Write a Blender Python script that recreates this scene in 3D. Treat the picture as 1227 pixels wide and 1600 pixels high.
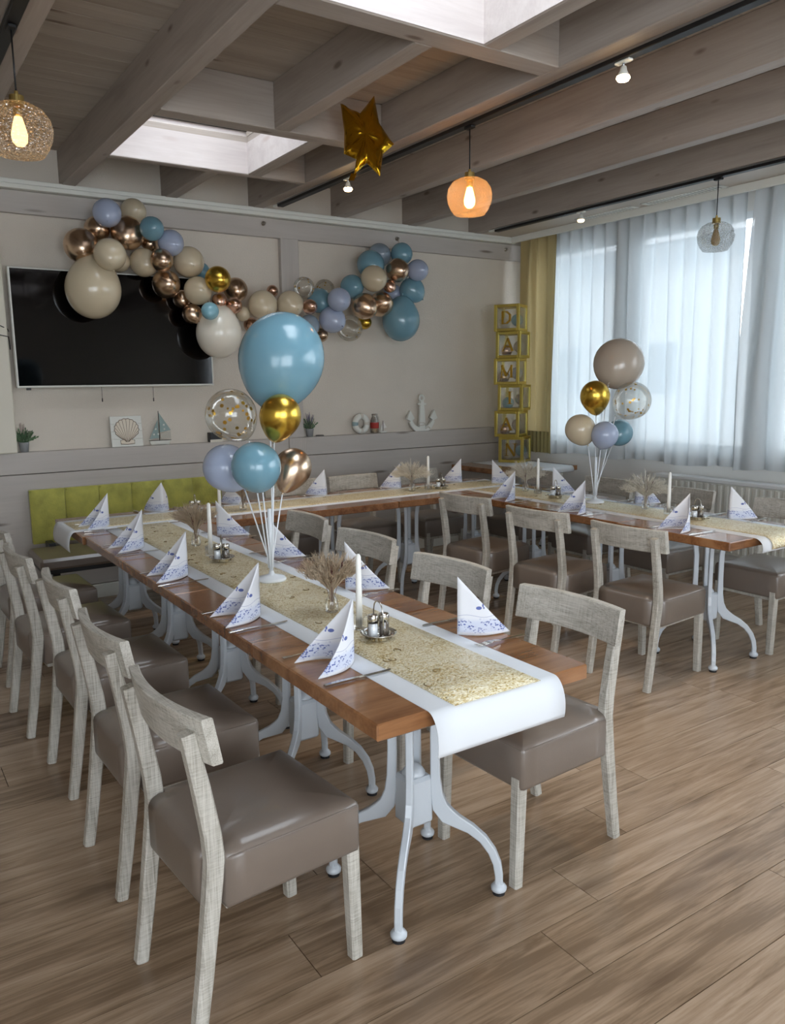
import bpy, bmesh, math, random
from math import pi, sin, cos, radians as R
from mathutils import Vector, Matrix, Euler

for o in list(bpy.data.objects):
    bpy.data.objects.remove(o)
scene = bpy.context.scene
COL = scene.collection

# ------------------------------------------------------------------ camera
F_PX = 1247.55
cam_d = bpy.data.cameras.new('camera')
cam = bpy.data.objects.new('camera', cam_d)
COL.objects.link(cam)
cam_d.sensor_fit = 'HORIZONTAL'
cam_d.sensor_width = 36.0
cam_d.lens = 36.0 * F_PX / 1227.0
cam_d.clip_start = 0.05
yaw, pit, rol = R(33.547), R(9.2521), R(0.72245)
fw = Vector((sin(yaw) * cos(pit), cos(yaw) * cos(pit), -sin(pit)))
r0 = Vector((cos(yaw), -sin(yaw), 0))
d0 = fw.cross(r0)
rt = cos(rol) * r0 + sin(rol) * d0
dn = -sin(rol) * r0 + cos(rol) * d0
cam.matrix_world = Matrix(((rt.x, -dn.x, -fw.x, 0), (rt.y, -dn.y, -fw.y, 0), (rt.z, -dn.z, -fw.z, 1.55), (0, 0, 0, 1)))
scene.camera = cam

# ------------------------------------------------------------------ sky and exposure
world = bpy.data.worlds.new('overcast')
scene.world = world
world.use_nodes = True
bg = world.node_tree.nodes['Background']
bg.inputs[0].default_value = (0.89, 0.945, 1.0, 1)
bg.inputs[1].default_value = 6.0
scene.view_settings.view_transform = 'Standard'
scene.view_settings.look = 'None'
scene.view_settings.exposure = 0.6
scene.view_settings.gamma = 1.0
scene.view_settings.use_curve_mapping = False

XW, YW = 5.62, 6.08            # window wall, shelf wall
XL, YF = -1.9, -3.4            # walls beside and behind the camera

def portal(name, loc, rot, sx, sy):
    l = bpy.data.lights.new(name, 'AREA')
    l.shape = 'RECTANGLE'; l.size = sx; l.size_y = sy
    l.cycles.is_portal = True
    o = bpy.data.objects.new(name, l); COL.objects.link(o)
    o.location = loc; o.rotation_euler = rot
portal('daylight_portal', (XW + .25, 1.05, 1.85), (0, R(90), 0), 1.9, 8.9)
portal('daylight_portal', (1.85, 4.69, 3.60), (0, 0, 0), .95, .92)
portal('daylight_portal', (1.85, 2.0, 3.60), (0, 0, 0), .95, 1.45)
portal('daylight_portal', (1.85, -.7, 3.60), (0, 0, 0), .95, 1.45)
portal('daylight_portal', (.1, YF - .25, 1.55), (R(90), 0, 0), 3.5, 2.5)
portal('daylight_portal', (XL - .25, -1.4, 1.6), (0, R(-90), 0), 2.3, 3.2)

# ------------------------------------------------------------------ helpers
def srgb(h):
    h = h.lstrip('#')
    v = [int(h[i:i + 2], 16) / 255 for i in (0, 2, 4)]
    return tuple(((c + .055) / 1.055) ** 2.4 if c > .04045 else c / 12.92 for c in v) + (1,)

def new_mat(name):
    m = bpy.data.materials.new(name); m.use_nodes = True
    nt = m.node_tree
    return m, nt, nt.nodes['Principled BSDF'], nt.nodes['Material Output']

def N(nt, typ, **kw):
    n = nt.nodes.new(typ)
    for k, v in kw.items():
        if k.startswith('i_'):
            n.inputs[k[2:].replace('_', ' ')].default_value = v
        elif k.startswith('n_'):
            n.inputs[int(k[2:])].default_value = v
        else:
            setattr(n, k, v)
    return n

def ramp(nt, fac, stops):
    r = nt.nodes.new('ShaderNodeValToRGB')
    e = r.color_ramp.elements
    while len(e) < len(stops):
        e.new(.5)
    for i, (p, c) in enumerate(stops):
        e[i].position = p
        e[i].color = srgb(c) if isinstance(c, str) else c
    nt.links.new(fac, r.inputs[0])
    return r

def mat(name, col, rough=.5, metal=0., coat=0., bump=0., bscale=60., var=0., vscale=6., spec=None, trans=0., sheen=0.):
    m, nt, b, out = new_mat(name)
    b.inputs['Base Color'].default_value = srgb(col)
    b.inputs['Roughness'].default_value = rough
    b.inputs['Metallic'].default_value = metal
    b.inputs['Coat Weight'].default_value = coat
    b.inputs['Coat Roughness'].default_value = .08
    b.inputs['Sheen Weight'].default_value = sheen
    if spec is not None:
        b.inputs['Specular IOR Level'].default_value = spec
    if trans:
        b.inputs['Transmission Weight'].default_value = trans
    tc = N(nt, 'ShaderNodeTexCoord')
    if var:
        n = N(nt, 'ShaderNodeTexNoise', i_Scale=vscale, i_Detail=5.)
        nt.links.new(tc.outputs['Object'], n.inputs['Vector'])
        c = srgb(col)
        lo = tuple(x * (1 - var) for x in c[:3]) + (1,)
        hi = tuple(min(1, x * (1 + var)) for x in c[:3]) + (1,)
        r = ramp(nt, n.outputs[0], [(.3, lo), (.7, hi)])
        nt.links.new(r.outputs[0], b.inputs['Base Color'])
    if bump:
        n2 = N(nt, 'ShaderNodeTexNoise', i_Scale=bscale, i_Detail=4.)
        nt.links.new(tc.outputs['Object'], n2.inputs['Vector'])
        bp = N(nt, 'ShaderNodeBump', i_Strength=bump, i_Distance=.01)
        nt.links.new(n2.outputs[0], bp.inputs['Height'])
        nt.links.new(bp.outputs[0], b.inputs['Normal'])
    return m

def wood(name, cols, stretch, rough=.4, coat=0., bump=.1, rnd=.25, knots=None, knot_scale=(1.3, 6, 6), fine=1.0, soft=False):
    """cols dark to light; stretch = texture scale per local axis (small along the grain)."""
    m, nt, b, out = new_mat(name)
    L = nt.links.new
    tc = N(nt, 'ShaderNodeTexCoord')
    oi = N(nt, 'ShaderNodeObjectInfo')
    mul = N(nt, 'ShaderNodeMath', operation='MULTIPLY', n_1=37.0); L(oi.outputs['Random'], mul.inputs[0])
    add = N(nt, 'ShaderNodeVectorMath', operation='ADD'); L(tc.outputs['Object'], add.inputs[0]); L(mul.outputs[0], add.inputs[1])
    mp = N(nt, 'ShaderNodeMapping'); mp.inputs['Scale'].default_value = stretch; L(add.outputs[0], mp.inputs[0])
    n1 = N(nt, 'ShaderNodeTexNoise', i_Scale=2.2, i_Detail=8., i_Roughness=.62, i_Distortion=.6); L(mp.outputs[0], n1.inputs['Vector'])
    mp2 = N(nt, 'ShaderNodeMapping'); mp2.inputs['Scale'].default_value = tuple(s * (6 if s > 3 else 1.5) for s in stretch); L(add.outputs[0], mp2.inputs[0])
    n2 = N(nt, 'ShaderNodeTexNoise', i_Scale=3.0, i_Detail=5.); L(mp2.outputs[0], n2.inputs['Vector'])
    mx = N(nt, 'ShaderNodeMath', operation='MULTIPLY_ADD', n_1=.3 * fine, n_2=-.15 * fine); L(n2.outputs[0], mx.inputs[0])
    sm = N(nt, 'ShaderNodeMath', operation='ADD'); L(n1.outputs[0], sm.inputs[0]); L(mx.outputs[0], sm.inputs[1])
    rv = N(nt, 'ShaderNodeMath', operation='MULTIPLY_ADD', n_1=rnd, n_2=-rnd / 2); L(oi.outputs['Random'], rv.inputs[0])
    s2 = N(nt, 'ShaderNodeMath', operation='ADD'); L(sm.outputs[0], s2.inputs[0]); L(rv.outputs[0], s2.inputs[1])
    k = len(cols)
    r = ramp(nt, s2.outputs[0], [(.28 + .44 * i / (k - 1), c) for i, c in enumerate(cols)])
    colout = r.outputs[0]
    if knots:
        mp3 = N(nt, 'ShaderNodeMapping'); mp3.inputs['Scale'].default_value = knot_scale; L(add.outputs[0], mp3.inputs[0])
        v = N(nt, 'ShaderNodeTexVoronoi', i_Scale=1.0); L(mp3.outputs[0], v.inputs['Vector'])
        nd = N(nt, 'ShaderNodeTexNoise', i_Scale=1.7, i_Detail=3.); L(mp.outputs[0], nd.inputs['Vector'])
        dm = N(nt, 'ShaderNodeMath', operation='MULTIPLY_ADD', n_1=.5 if soft else .1, n_2=-.25 if soft else -.05); L(nd.outputs[0], dm.inputs[0])
        dd = N(nt, 'ShaderNodeMath', operation='ADD'); L(v.outputs['Distance'], dd.inputs[0]); L(dm.outputs[0], dd.inputs[1])
        kr = ramp(nt, dd.outputs[0], [(.0, (.5, .5, .5, 1)), (.24, (0, 0, 0, 1))] if soft else [(.05, (1, 1, 1, 1)), (.13, (0, 0, 0, 1))])
        mc = N(nt, 'ShaderNodeMix', data_type='RGBA'); L(kr.outputs[0], mc.inputs[0]); L(colout, mc.inputs[6])
        mc.inputs[7].default_value = srgb(knots)
        colout = mc.outputs[2]
    L(colout, b.inputs['Base Color'])
    b.inputs['Roughness'].default_value = rough
    b.inputs['Coat Weight'].default_value = coat
    b.inputs['Coat Roughness'].default_value = .15
    if bump:
        bp = N(nt, 'ShaderNodeBump', i_Strength=bump, i_Distance=.004); L(sm.outputs[0], bp.inputs['Height']); L(bp.outputs[0], b.inputs['Normal'])
    return m

def thin_glass(name, tint=(1, 1, 1, 1), amount=.06, bump=0., bscale=90., rough=.03, milk=0., milkcol='#ffffff'):
    m, nt, b, out = new_mat(name)
    L = nt.links.new
    nt.nodes.remove(b)
    t = N(nt, 'ShaderNodeBsdfTransparent'); t.inputs[0].default_value = tint
    g = N(nt, 'ShaderNodeBsdfGlossy'); g.inputs['Roughness'].default_value = rough
    lw = N(nt, 'ShaderNodeFresnel'); lw.inputs[0].default_value = 1.45
    ad = N(nt, 'ShaderNodeMath', operation='MULTIPLY_ADD', n_1=.5, n_2=amount); ad.use_clamp = True
    L(lw.outputs[0], ad.inputs[0])
    if bump:
        tc = N(nt, 'ShaderNodeTexCoord')
        v = N(nt, 'ShaderNodeTexVoronoi', i_Scale=bscale); L(tc.outputs['Object'], v.inputs['Vector'])
        bp = N(nt, 'ShaderNodeBump', i_Strength=bump, i_Distance=.02); L(v.outputs['Distance'], bp.inputs['Height'])
        L(bp.outputs[0], g.inputs['Normal']); L(bp.outputs[0], lw.inputs['Normal'])
    mx = N(nt, 'ShaderNodeMixShader'); L(ad.outputs[0], mx.inputs[0]); L(t.outputs[0], mx.inputs[1]); L(g.outputs[0], mx.inputs[2])
    if milk:
        tl = N(nt, 'ShaderNodeBsdfTranslucent'); tl.inputs[0].default_value = srgb(milkcol)
        m2 = N(nt, 'ShaderNodeMixShader'); m2.inputs[0].default_value = milk; L(mx.outputs[0], m2.inputs[1]); L(tl.outputs[0], m2.inputs[2]); mx = m2
    L(mx.outputs[0], out.inputs[0])
    return m

def emit(name, col, s):
    m, nt, b, out = new_mat(name)
    b.inputs['Base Color'].default_value = srgb(col)
    b.inputs['Emission Color'].default_value = srgb(col)
    b.inputs['Emission Strength'].default_value = s
    return m

class MB:
    def __init__(s):
        s.v = []; s.f = []; s.sm = []
    def add(s, vs, fs, smooth=False):
        o = len(s.v); s.v += [tuple(p) for p in vs]
        s.f += [tuple(i + o for i in f) for f in fs]; s.sm += [smooth] * len(fs)
        return s
    def box(s, x0, x1, y0, y1, z0, z1):
        return s.add([(x0, y0, z0), (x1, y0, z0), (x1, y1, z0), (x0, y1, z0), (x0, y0, z1), (x1, y0, z1), (x1, y1, z1), (x0, y1, z1)],
                     [(0, 3, 2, 1), (4, 5, 6, 7), (0, 1, 5, 4), (1, 2, 6, 5), (2, 3, 7, 6), (3, 0, 4, 7)])
    def bbox(s, x0, x1, y0, y1, z0, z1, b=.004):
        """box with chamfered edges"""
        vs = []; idx = {}
        for ix, (x, dx) in enumerate(((x0, b), (x1, -b))):
            for iy, (y, dy) in enumerate(((y0, b), (y1, -b))):
                for iz, (z, dz) in enumerate(((z0, b), (z1, -b))):
                    for a, p in enumerate(((x, y + dy, z + dz), (x + dx, y, z + dz), (x + dx, y + dy, z))):
                        idx[ix, iy, iz, a] = len(vs); vs.append(p)
        g = lambda *k: idx[k]
        fs = []
        for i in (0, 1):
            fs.append([g(i, 0, 0, 0), g(i, 1, 0, 0), g(i, 1, 1, 0), g(i, 0, 1, 0)][::1 if i else -1])
            fs.append([g(0, i, 0, 1), g(1, i, 0, 1), g(1, i, 1, 1), g(0, i, 1, 1)][::-1 if i else 1])
            fs.append([g(0, 0, i, 2), g(1, 0, i, 2), g(1, 1, i, 2), g(0, 1, i, 2)][::1 if i else -1])
        for i in (0, 1):
            for j in (0, 1):
                fs.append([g(0, i, j, 1), g(1, i, j, 1), g(1, i, j, 2), g(0, i, j, 2)])
                fs.append([g(i, 0, j, 0), g(i, 1, j, 0), g(i, 1, j, 2), g(i, 0, j, 2)])
                fs.append([g(i, j, 0, 0), g(i, j, 1, 0), g(i, j, 1, 1), g(i, j, 0, 1)])
                for k in (0, 1):
                    fs.append([g(i, j, k, 0), g(i, j, k, 1), g(i, j, k, 2)])
        return s.add(vs, fs)
    def lathe(s, prof, n=24, c=(0, 0, 0), smooth=True, axis=None, scale=(1, 1)):
        """profile of (radius, height) turned about z"""
        vs = []; fs = []
        for r, h in prof:
            for i in range(n):
                a = 2 * pi * i / n
                vs.append((c[0] + r * cos(a) * scale[0], c[1] + r * sin(a) * scale[1], c[2] + h))
        for j in range(len(prof) - 1):
            for i in range(n):
                k = (i + 1) % n
                fs.append((j * n + i, j * n + k, (j + 1) * n + k, (j + 1) * n + i))
        if prof[0][0] > 1e-6: fs.append(tuple(range(n))[::-1])
        if prof[-1][0] > 1e-6: fs.append(tuple((len(prof) - 1) * n + i for i in range(n)))
        return s.add(vs, fs, smooth)
    def tube(s, pts, rad, n=8, smooth=True, up=Vector((0, 0, 1)), flat=1.0):
        """sweep a round (or flattened) section along pts"""
        pts = [Vector(p) for p in pts]
        if not hasattr(rad, '__len__'): rad = [rad] * len(pts)
        vs = []; fs = []
        for i, p in enumerate(pts):
            d = (pts[min(i + 1, len(pts) - 1)] - pts[max(i - 1, 0)]).normalized()
            u = up if abs(d.dot(up)) < .97 else Vector((1, 0, 0))
            a = d.cross(u).normalized(); b = a.cross(d).normalized()
            for k in range(n):
                t = 2 * pi * k / n
                vs.append(p + rad[i] * (cos(t) * a * flat + sin(t) * b))
        for i in range(len(pts) - 1):
            for k in range(n):
                m = (k + 1) % n
                fs.append((i * n + k, i * n + m, (i + 1) * n + m, (i + 1) * n + k))
        fs.append(tuple(range(n))[::-1]); fs.append(tuple((len(pts) - 1) * n + k for k in range(n)))
        return s.add(vs, fs, smooth)
    def bar(s, pts, w, t, side):
        """sweep a rectangular section: w along 'side', t across; arrays allowed"""
        pts = [Vector(p) for p in pts]; side = Vector(side).normalized()
        if not hasattr(w, '__len__'): w = [w] * len(pts)
        if not hasattr(t, '__len__'): t = [t] * len(pts)
        vs = []; fs = []
        for i, p in enumerate(pts):
            d = (pts[min(i + 1, len(pts) - 1)] - pts[max(i - 1, 0)]).normalized()
            nrm = d.cross(side).normalized(); c = min(w[i], t[i]) * .14
            hw, ht = w[i] / 2, t[i] / 2
            for a, b in ((-hw + c, -ht), (hw - c, -ht), (hw, -ht + c), (hw, ht - c), (hw - c, ht), (-hw + c, ht), (-hw, ht - c), (-hw, -ht + c)):
                vs.append(p + side * a + nrm * b)
        for i in range(len(pts) - 1):
            for k in range(8):
                m = (k + 1) % 8
                fs.append((i * 8 + k, i * 8 + m, (i + 1) * 8 + m, (i + 1) * 8 + k))
        fs.append(tuple(range(8))[::-1]); fs.append(tuple((len(pts) - 1) * 8 + k for k in range(8)))
        return s.add(vs, fs)
    def prism(s, outline, y0, y1):
        """outline of (x, z) pushed out along y"""
        n = len(outline)
        vs = [(x, y0, z) for x, z in outline] + [(x, y1, z) for x, z in outline]
        fs = [tuple(range(n)), tuple(range(2 * n - 1, n - 1, -1))]
        fs += [(i, i + n, (i + 1) % n + n, (i + 1) % n) for i in range(n)]
        return s.add(vs, fs)
    def grid(s, fn, nu, nv, smooth=True):
        vs = [fn(i / nu, j / nv) for i in range(nu + 1) for j in range(nv + 1)]
        fs = [(i * (nv + 1) + j, (i + 1) * (nv + 1) + j, (i + 1) * (nv + 1) + j + 1, i * (nv + 1) + j + 1) for i in range(nu) for j in range(nv)]
        return s.add(vs, fs, smooth)
    def mesh(s, name):
        me = bpy.data.meshes.new(name)
        me.from_pydata(s.v, [], s.f)
        me.polygons.foreach_set('use_smooth', s.sm)
        bm = bmesh.new(); bm.from_mesh(me)
        bmesh.ops.recalc_face_normals(bm, faces=bm.faces)
        bm.to_mesh(me); bm.free()
        me.update()
        return me
    def build(s, name, m, parent=None, loc=(0, 0, 0), rot=(0, 0, 0)):
        return obj(name, s.mesh(name), m, parent, loc, rot)

def obj(name, me, m=None, parent=None, loc=(0, 0, 0), rot=(0, 0, 0)):
    o = bpy.data.objects.new(name, me); COL.objects.link(o)
    if m is not None and me is not None and not me.materials:
        me.materials.append(m)
    o.parent = parent; o.location = loc; o.rotation_euler = rot
    return o

def tag(o, label, cat, group=None):
    o['label'] = label; o['category'] = cat
    if group: o['group'] = group
    return o

def thing(name, label, cat, loc=(0, 0, 0), rz=0., group=None):
    return tag(obj(name, None, None, None, loc, (0, 0, rz)), label, cat, group)

def copy_tree(o, parent=None):
    c = o.copy(); COL.objects.link(c); c.parent = parent
    for ch in list(o.children):
        copy_tree(ch, c)
    return c

def struct(o):
    o['kind'] = 'structure'
    return o

def solid(o, t):
    md = o.modifiers.new('thickness', 'SOLIDIFY'); md.thickness = t; md.offset = 0
    return o

ORD = ['first', 'second', 'third', 'fourth', 'fifth', 'sixth']
LEFT = 'long table under the large blue balloon'
BACK = 'table run along the shelf wall'
RIGHT = 'table run beside the window'
rng = random.Random(7)

# ------------------------------------------------------------------ materials
M = {}
M['floor'] = wood('floor laminate', ['#7c6650', '#967e66', '#a89078', '#b69e86'], (1.0, 11, 11), rough=.26, bump=.03, rnd=.26, knots='#4a3727', knot_scale=(1.5, 5.0, 5.0), soft=True)
M['joint'] = mat('floor joint', '#2b231c', .8)
M['beam'] = wood('glazed beam wood', ['#91867c', '#a1968c', '#aca198'], (5, .5, 5), rough=.55, bump=.04, rnd=.12, knots='#6d5f55', knot_scale=(7, 2.6, 7))
M['board'] = wood('glazed ceiling board', ['#9c9184', '#a99e92', '#b2a89c'], (.5, 5, 5), rough=.85, bump=.04, rnd=.2, knots='#75665a', knot_scale=(1.4, 7, 7))
M['well'] = wood('white glazed skylight wood', ['#bdb3b0', '#c7beba', '#cfc7c4'], (.6, 5, 5), rough=.5, bump=.02, rnd=.08, knots='#b7a8a2', knot_scale=(1.6, 1.6, 6))
M['plaster'] = mat('greige plaster', '#d2c9bc', .85, bump=.35, bscale=140, var=.03, vscale=3)
M['wallwood'] = wood('grey glazed wall wood', ['#b0a9a2', '#b6afa8', '#bbb4ad'], (.5, 5, 5), rough=.5, bump=.02, rnd=.1, knots='#7b7067', knot_scale=(1.2, 8, 8))
M['white'] = mat('white paint', '#dcdcd4', .45)
M['cream'] = mat('cream paint', '#d5cfbf', .5)
M['frame'] = mat('white window frame', '#e4e7e8', .35)
M['soffit'] = mat('pale soffit board', '#c0b5a8', .6, var=.04, vscale=3)
M['wood'] = wood('oiled oak tabletop', ['#5c3820', '#7d5233', '#8f6340', '#9c704c'], (.9, 5, 5), rough=.22, coat=.35, bump=.03, rnd=.12, knots='#40230f', knot_scale=(2.2, 5, 5))
def linen(name, along):
    """whitewashed open-pored wood: fine streaks along the grain, faint saw marks across"""
    m, nt, b, out = new_mat(name)
    L = nt.links.new
    tc = N(nt, 'ShaderNodeTexCoord'); oi = N(nt, 'ShaderNodeObjectInfo')
    mul = N(nt, 'ShaderNodeMath', operation='MULTIPLY', n_1=23.0); L(oi.outputs['Random'], mul.inputs[0])
    add = N(nt, 'ShaderNodeVectorMath', operation='ADD'); L(tc.outputs['Object'], add.inputs[0]); L(mul.outputs[0], add.inputs[1])
    def streak(sc, det):
        mp = N(nt, 'ShaderNodeMapping'); mp.inputs['Scale'].default_value = sc; L(add.outputs[0], mp.inputs[0])
        n = N(nt, 'ShaderNodeTexNoise', i_Scale=1., i_Detail=det, i_Roughness=.6); L(mp.outputs[0], n.inputs['Vector'])
        return n.outputs[0]
    g = [330., 330., 330.]; g[along] = 9.
    c = [14., 14., 14.]; c[along] = 420.
    w = [30., 30., 30.]; w[along] = 5.
    A, B, C_ = streak(g, 3.), streak(c, 2.), streak(w, 4.)
    s1 = N(nt, 'ShaderNodeMath', operation='MULTIPLY_ADD', n_1=.42); L(A, s1.inputs[0])
    s2 = N(nt, 'ShaderNodeMath', operation='MULTIPLY', n_1=.30); L(B, s2.inputs[0]); L(s2.outputs[0], s1.inputs[2])
    s3 = N(nt, 'ShaderNodeMath', operation='MULTIPLY_ADD', n_1=.28); L(C_, s3.inputs[0]); L(s1.outputs[0], s3.inputs[2])
    r = ramp(nt, s3.outputs[0], [(.36, '#7d786e'), (.45, '#a49f94'), (.53, '#bab5ab'), (.64, '#cbc7be')])
    L(r.outputs[0], b.inputs['Base Color']); b.inputs['Roughness'].default_value = .5
    bp = N(nt, 'ShaderNodeBump', i_Strength=.25, i_Distance=.002); L(s3.outputs[0], bp.inputs['Height']); L(bp.outputs[0], b.inputs['Normal'])
    return m
M['chair'] = linen('whitewashed chair wood', 2)
M['rail'] = linen('whitewashed rail wood', 1)
M['leather'] = mat('taupe leather', '#73675d', .33, bump=.04, bscale=220, var=.06, vscale=5, coat=.25)
M['iron'] = mat('pale grey enamelled iron', '#c3c9cf', .32, coat=.2)
M['glide'] = mat('black rubber glide', '#17171a', .7)
M['green'] = mat('lime velvet', '#aba84e', .75, bump=.25, bscale=90, var=.22, vscale=12, sheen=.4)
M['dark'] = mat('black metal', '#151517', .4)
M['track'] = mat('black track', '#0c0c0e', .5)
M['silver'] = mat('aluminium edge', '#b9bcc0', .3, 1.)
M['steel'] = mat('stainless steel', '#c9c5be', .16, 1.)
M['brass'] = mat('brushed brass', '#c4ab6a', .3, 1.)
M['screen'] = mat('black television glass', '#010102', .06, spec=.35)
M['paper'] = mat('white paper', '#dcdfe3', .75)
M['glass'] = thin_glass('clear glass')
M['pane'] = thin_glass('window glass', (.97, .985, 1, 1), .03)
M['shadeclear'] = thin_glass('bubbly clear glass', (.86, .86, .85, 1), .16, bump=1., bscale=95)
M['shadeamber'] = thin_glass('amber crackle glass', (1.0, .88, .76, 1), .06, bump=.4, bscale=110, milk=.13, milkcol='#ffe2c4')
M['glitter'] = thin_glass('glittering bubble glass', (.80, .79, .76, 1), .26, bump=1., bscale=70, milk=.10, milkcol='#d8cdb8')
M['wax'] = mat('white candle wax', '#f1f0ea', .45)
M['pot'] = mat('grey clay pot', '#8d8f90', .8)
M['leaf'] = mat('green leaves', '#5f7a5a', .6, var=.25, vscale=30)
M['pink'] = mat('dusty pink leaves', '#b9a99f', .7)
M['lavender'] = mat('lavender stems', '#7a7283', .7)
M['salt'] = mat('salt', '#e9edf0', .8)
M['pepper'] = mat('ground pepper', '#6d6256', .9)
M['sprig'] = mat('dark red sprig', '#7a4c46', .8)
M['acryl'] = mat('white plastic rod', '#e6eaee', .3)
M['letter'] = mat('gold letter film', '#caa545', .22, 1.)
M['cable'] = mat('black cable', '#101012', .5)
M['curl'] = mat('dark gold scatter', '#8c7444', .35, .7)
M['rope'] = mat('pale rope', '#cfc9bd', .8)

def balloon_mat(name, col, kind='latex'):
    if kind == 'chrome':
        return mat(name, col, .27, 1.)
    m, nt, b, out = new_mat(name)
    b.inputs['Base Color'].default_value = srgb(col)
    b.inputs['Roughness'].default_value = .22
    b.inputs['Subsurface Weight'].default_value = .15
    b.inputs['Subsurface Radius'].default_value = (.05, .05, .05)
    b.inputs['Coat Weight'].default_value = .3
    b.inputs['Coat Roughness'].default_value = .06
    return m
BAL = dict(lav=balloon_mat('periwinkle latex', '#a4afc6'), sand=balloon_mat('sand latex', '#c9bba0'), teal=balloon_mat('dusty teal latex', '#6f97a6'),
           aqua=balloon_mat('aqua latex', '#86b6c4'), cream=balloon_mat('ivory latex', '#e6e0d2'), grey=balloon_mat('grey blue latex', '#8796a3'),
           chrome=balloon_mat('champagne chrome', '#d8bda3', 'chrome'), rose=balloon_mat('rose chrome', '#dcb5a0', 'chrome'),
           gold=balloon_mat('gold chrome', '#d9b44d', 'chrome'), clear=thin_glass('clear balloon', (.99, .985, .96, 1), .04, rough=.06, milk=.10, milkcol='#f3efe4'),
           blue=balloon_mat('sky blue latex', '#739dae'), stone=balloon_mat('stone latex', '#b3a697'))
M['foil'] = mat('gold foil', '#c79a25', .2, 1., bump=.35, bscale=14)
M['confetti'] = mat('gold confetti', '#c69a3c', .3, 1.)

def gold_runner_mat():
    m, nt, b, out = new_mat('gold mesh cloth')
    L = nt.links.new
    tc = N(nt, 'ShaderNodeTexCoord')
    v = N(nt, 'ShaderNodeTexVoronoi', i_Scale=150.); L(tc.outputs['Object'], v.inputs['Vector'])
    n = N(nt, 'ShaderNodeTexNoise', i_Scale=70., i_Detail=4., i_Distortion=1.5); L(tc.outputs['Object'], n.inputs['Vector'])
    n3 = N(nt, 'ShaderNodeTexNoise', i_Scale=7., i_Detail=3.); L(tc.outputs['Object'], n3.inputs['Vector'])
    a = N(nt, 'ShaderNodeMath', operation='MULTIPLY_ADD', n_1=.45); L(v.outputs['Distance'], a.inputs[0]); L(n.outputs[0], a.inputs[2])
    a2 = N(nt, 'ShaderNodeMath', operation='MULTIPLY_ADD', n_1=.35, n_2=-.17); L(n3.outputs[0], a2.inputs[0])
    a3 = N(nt, 'ShaderNodeMath', operation='ADD'); L(a.outputs[0], a3.inputs[0]); L(a2.outputs[0], a3.inputs[1])
    r = ramp(nt, a3.outputs[0], [(.38, '#8f7440'), (.52, '#c2a76a'), (.66, '#dccb9d'), (.85, '#f3ead0')])
    L(r.outputs[0], b.inputs['Base Color'])
    b.inputs['Metallic'].default_value = .45
    b.inputs['Roughness'].default_value = .38
    bp = N(nt, 'ShaderNodeBump', i_Strength=.8, i_Distance=.006); L(a.outputs[0], bp.inputs['Height']); L(bp.outputs[0], b.inputs['Normal'])
    return m
M['goldcloth'] = gold_runner_mat()

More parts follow.
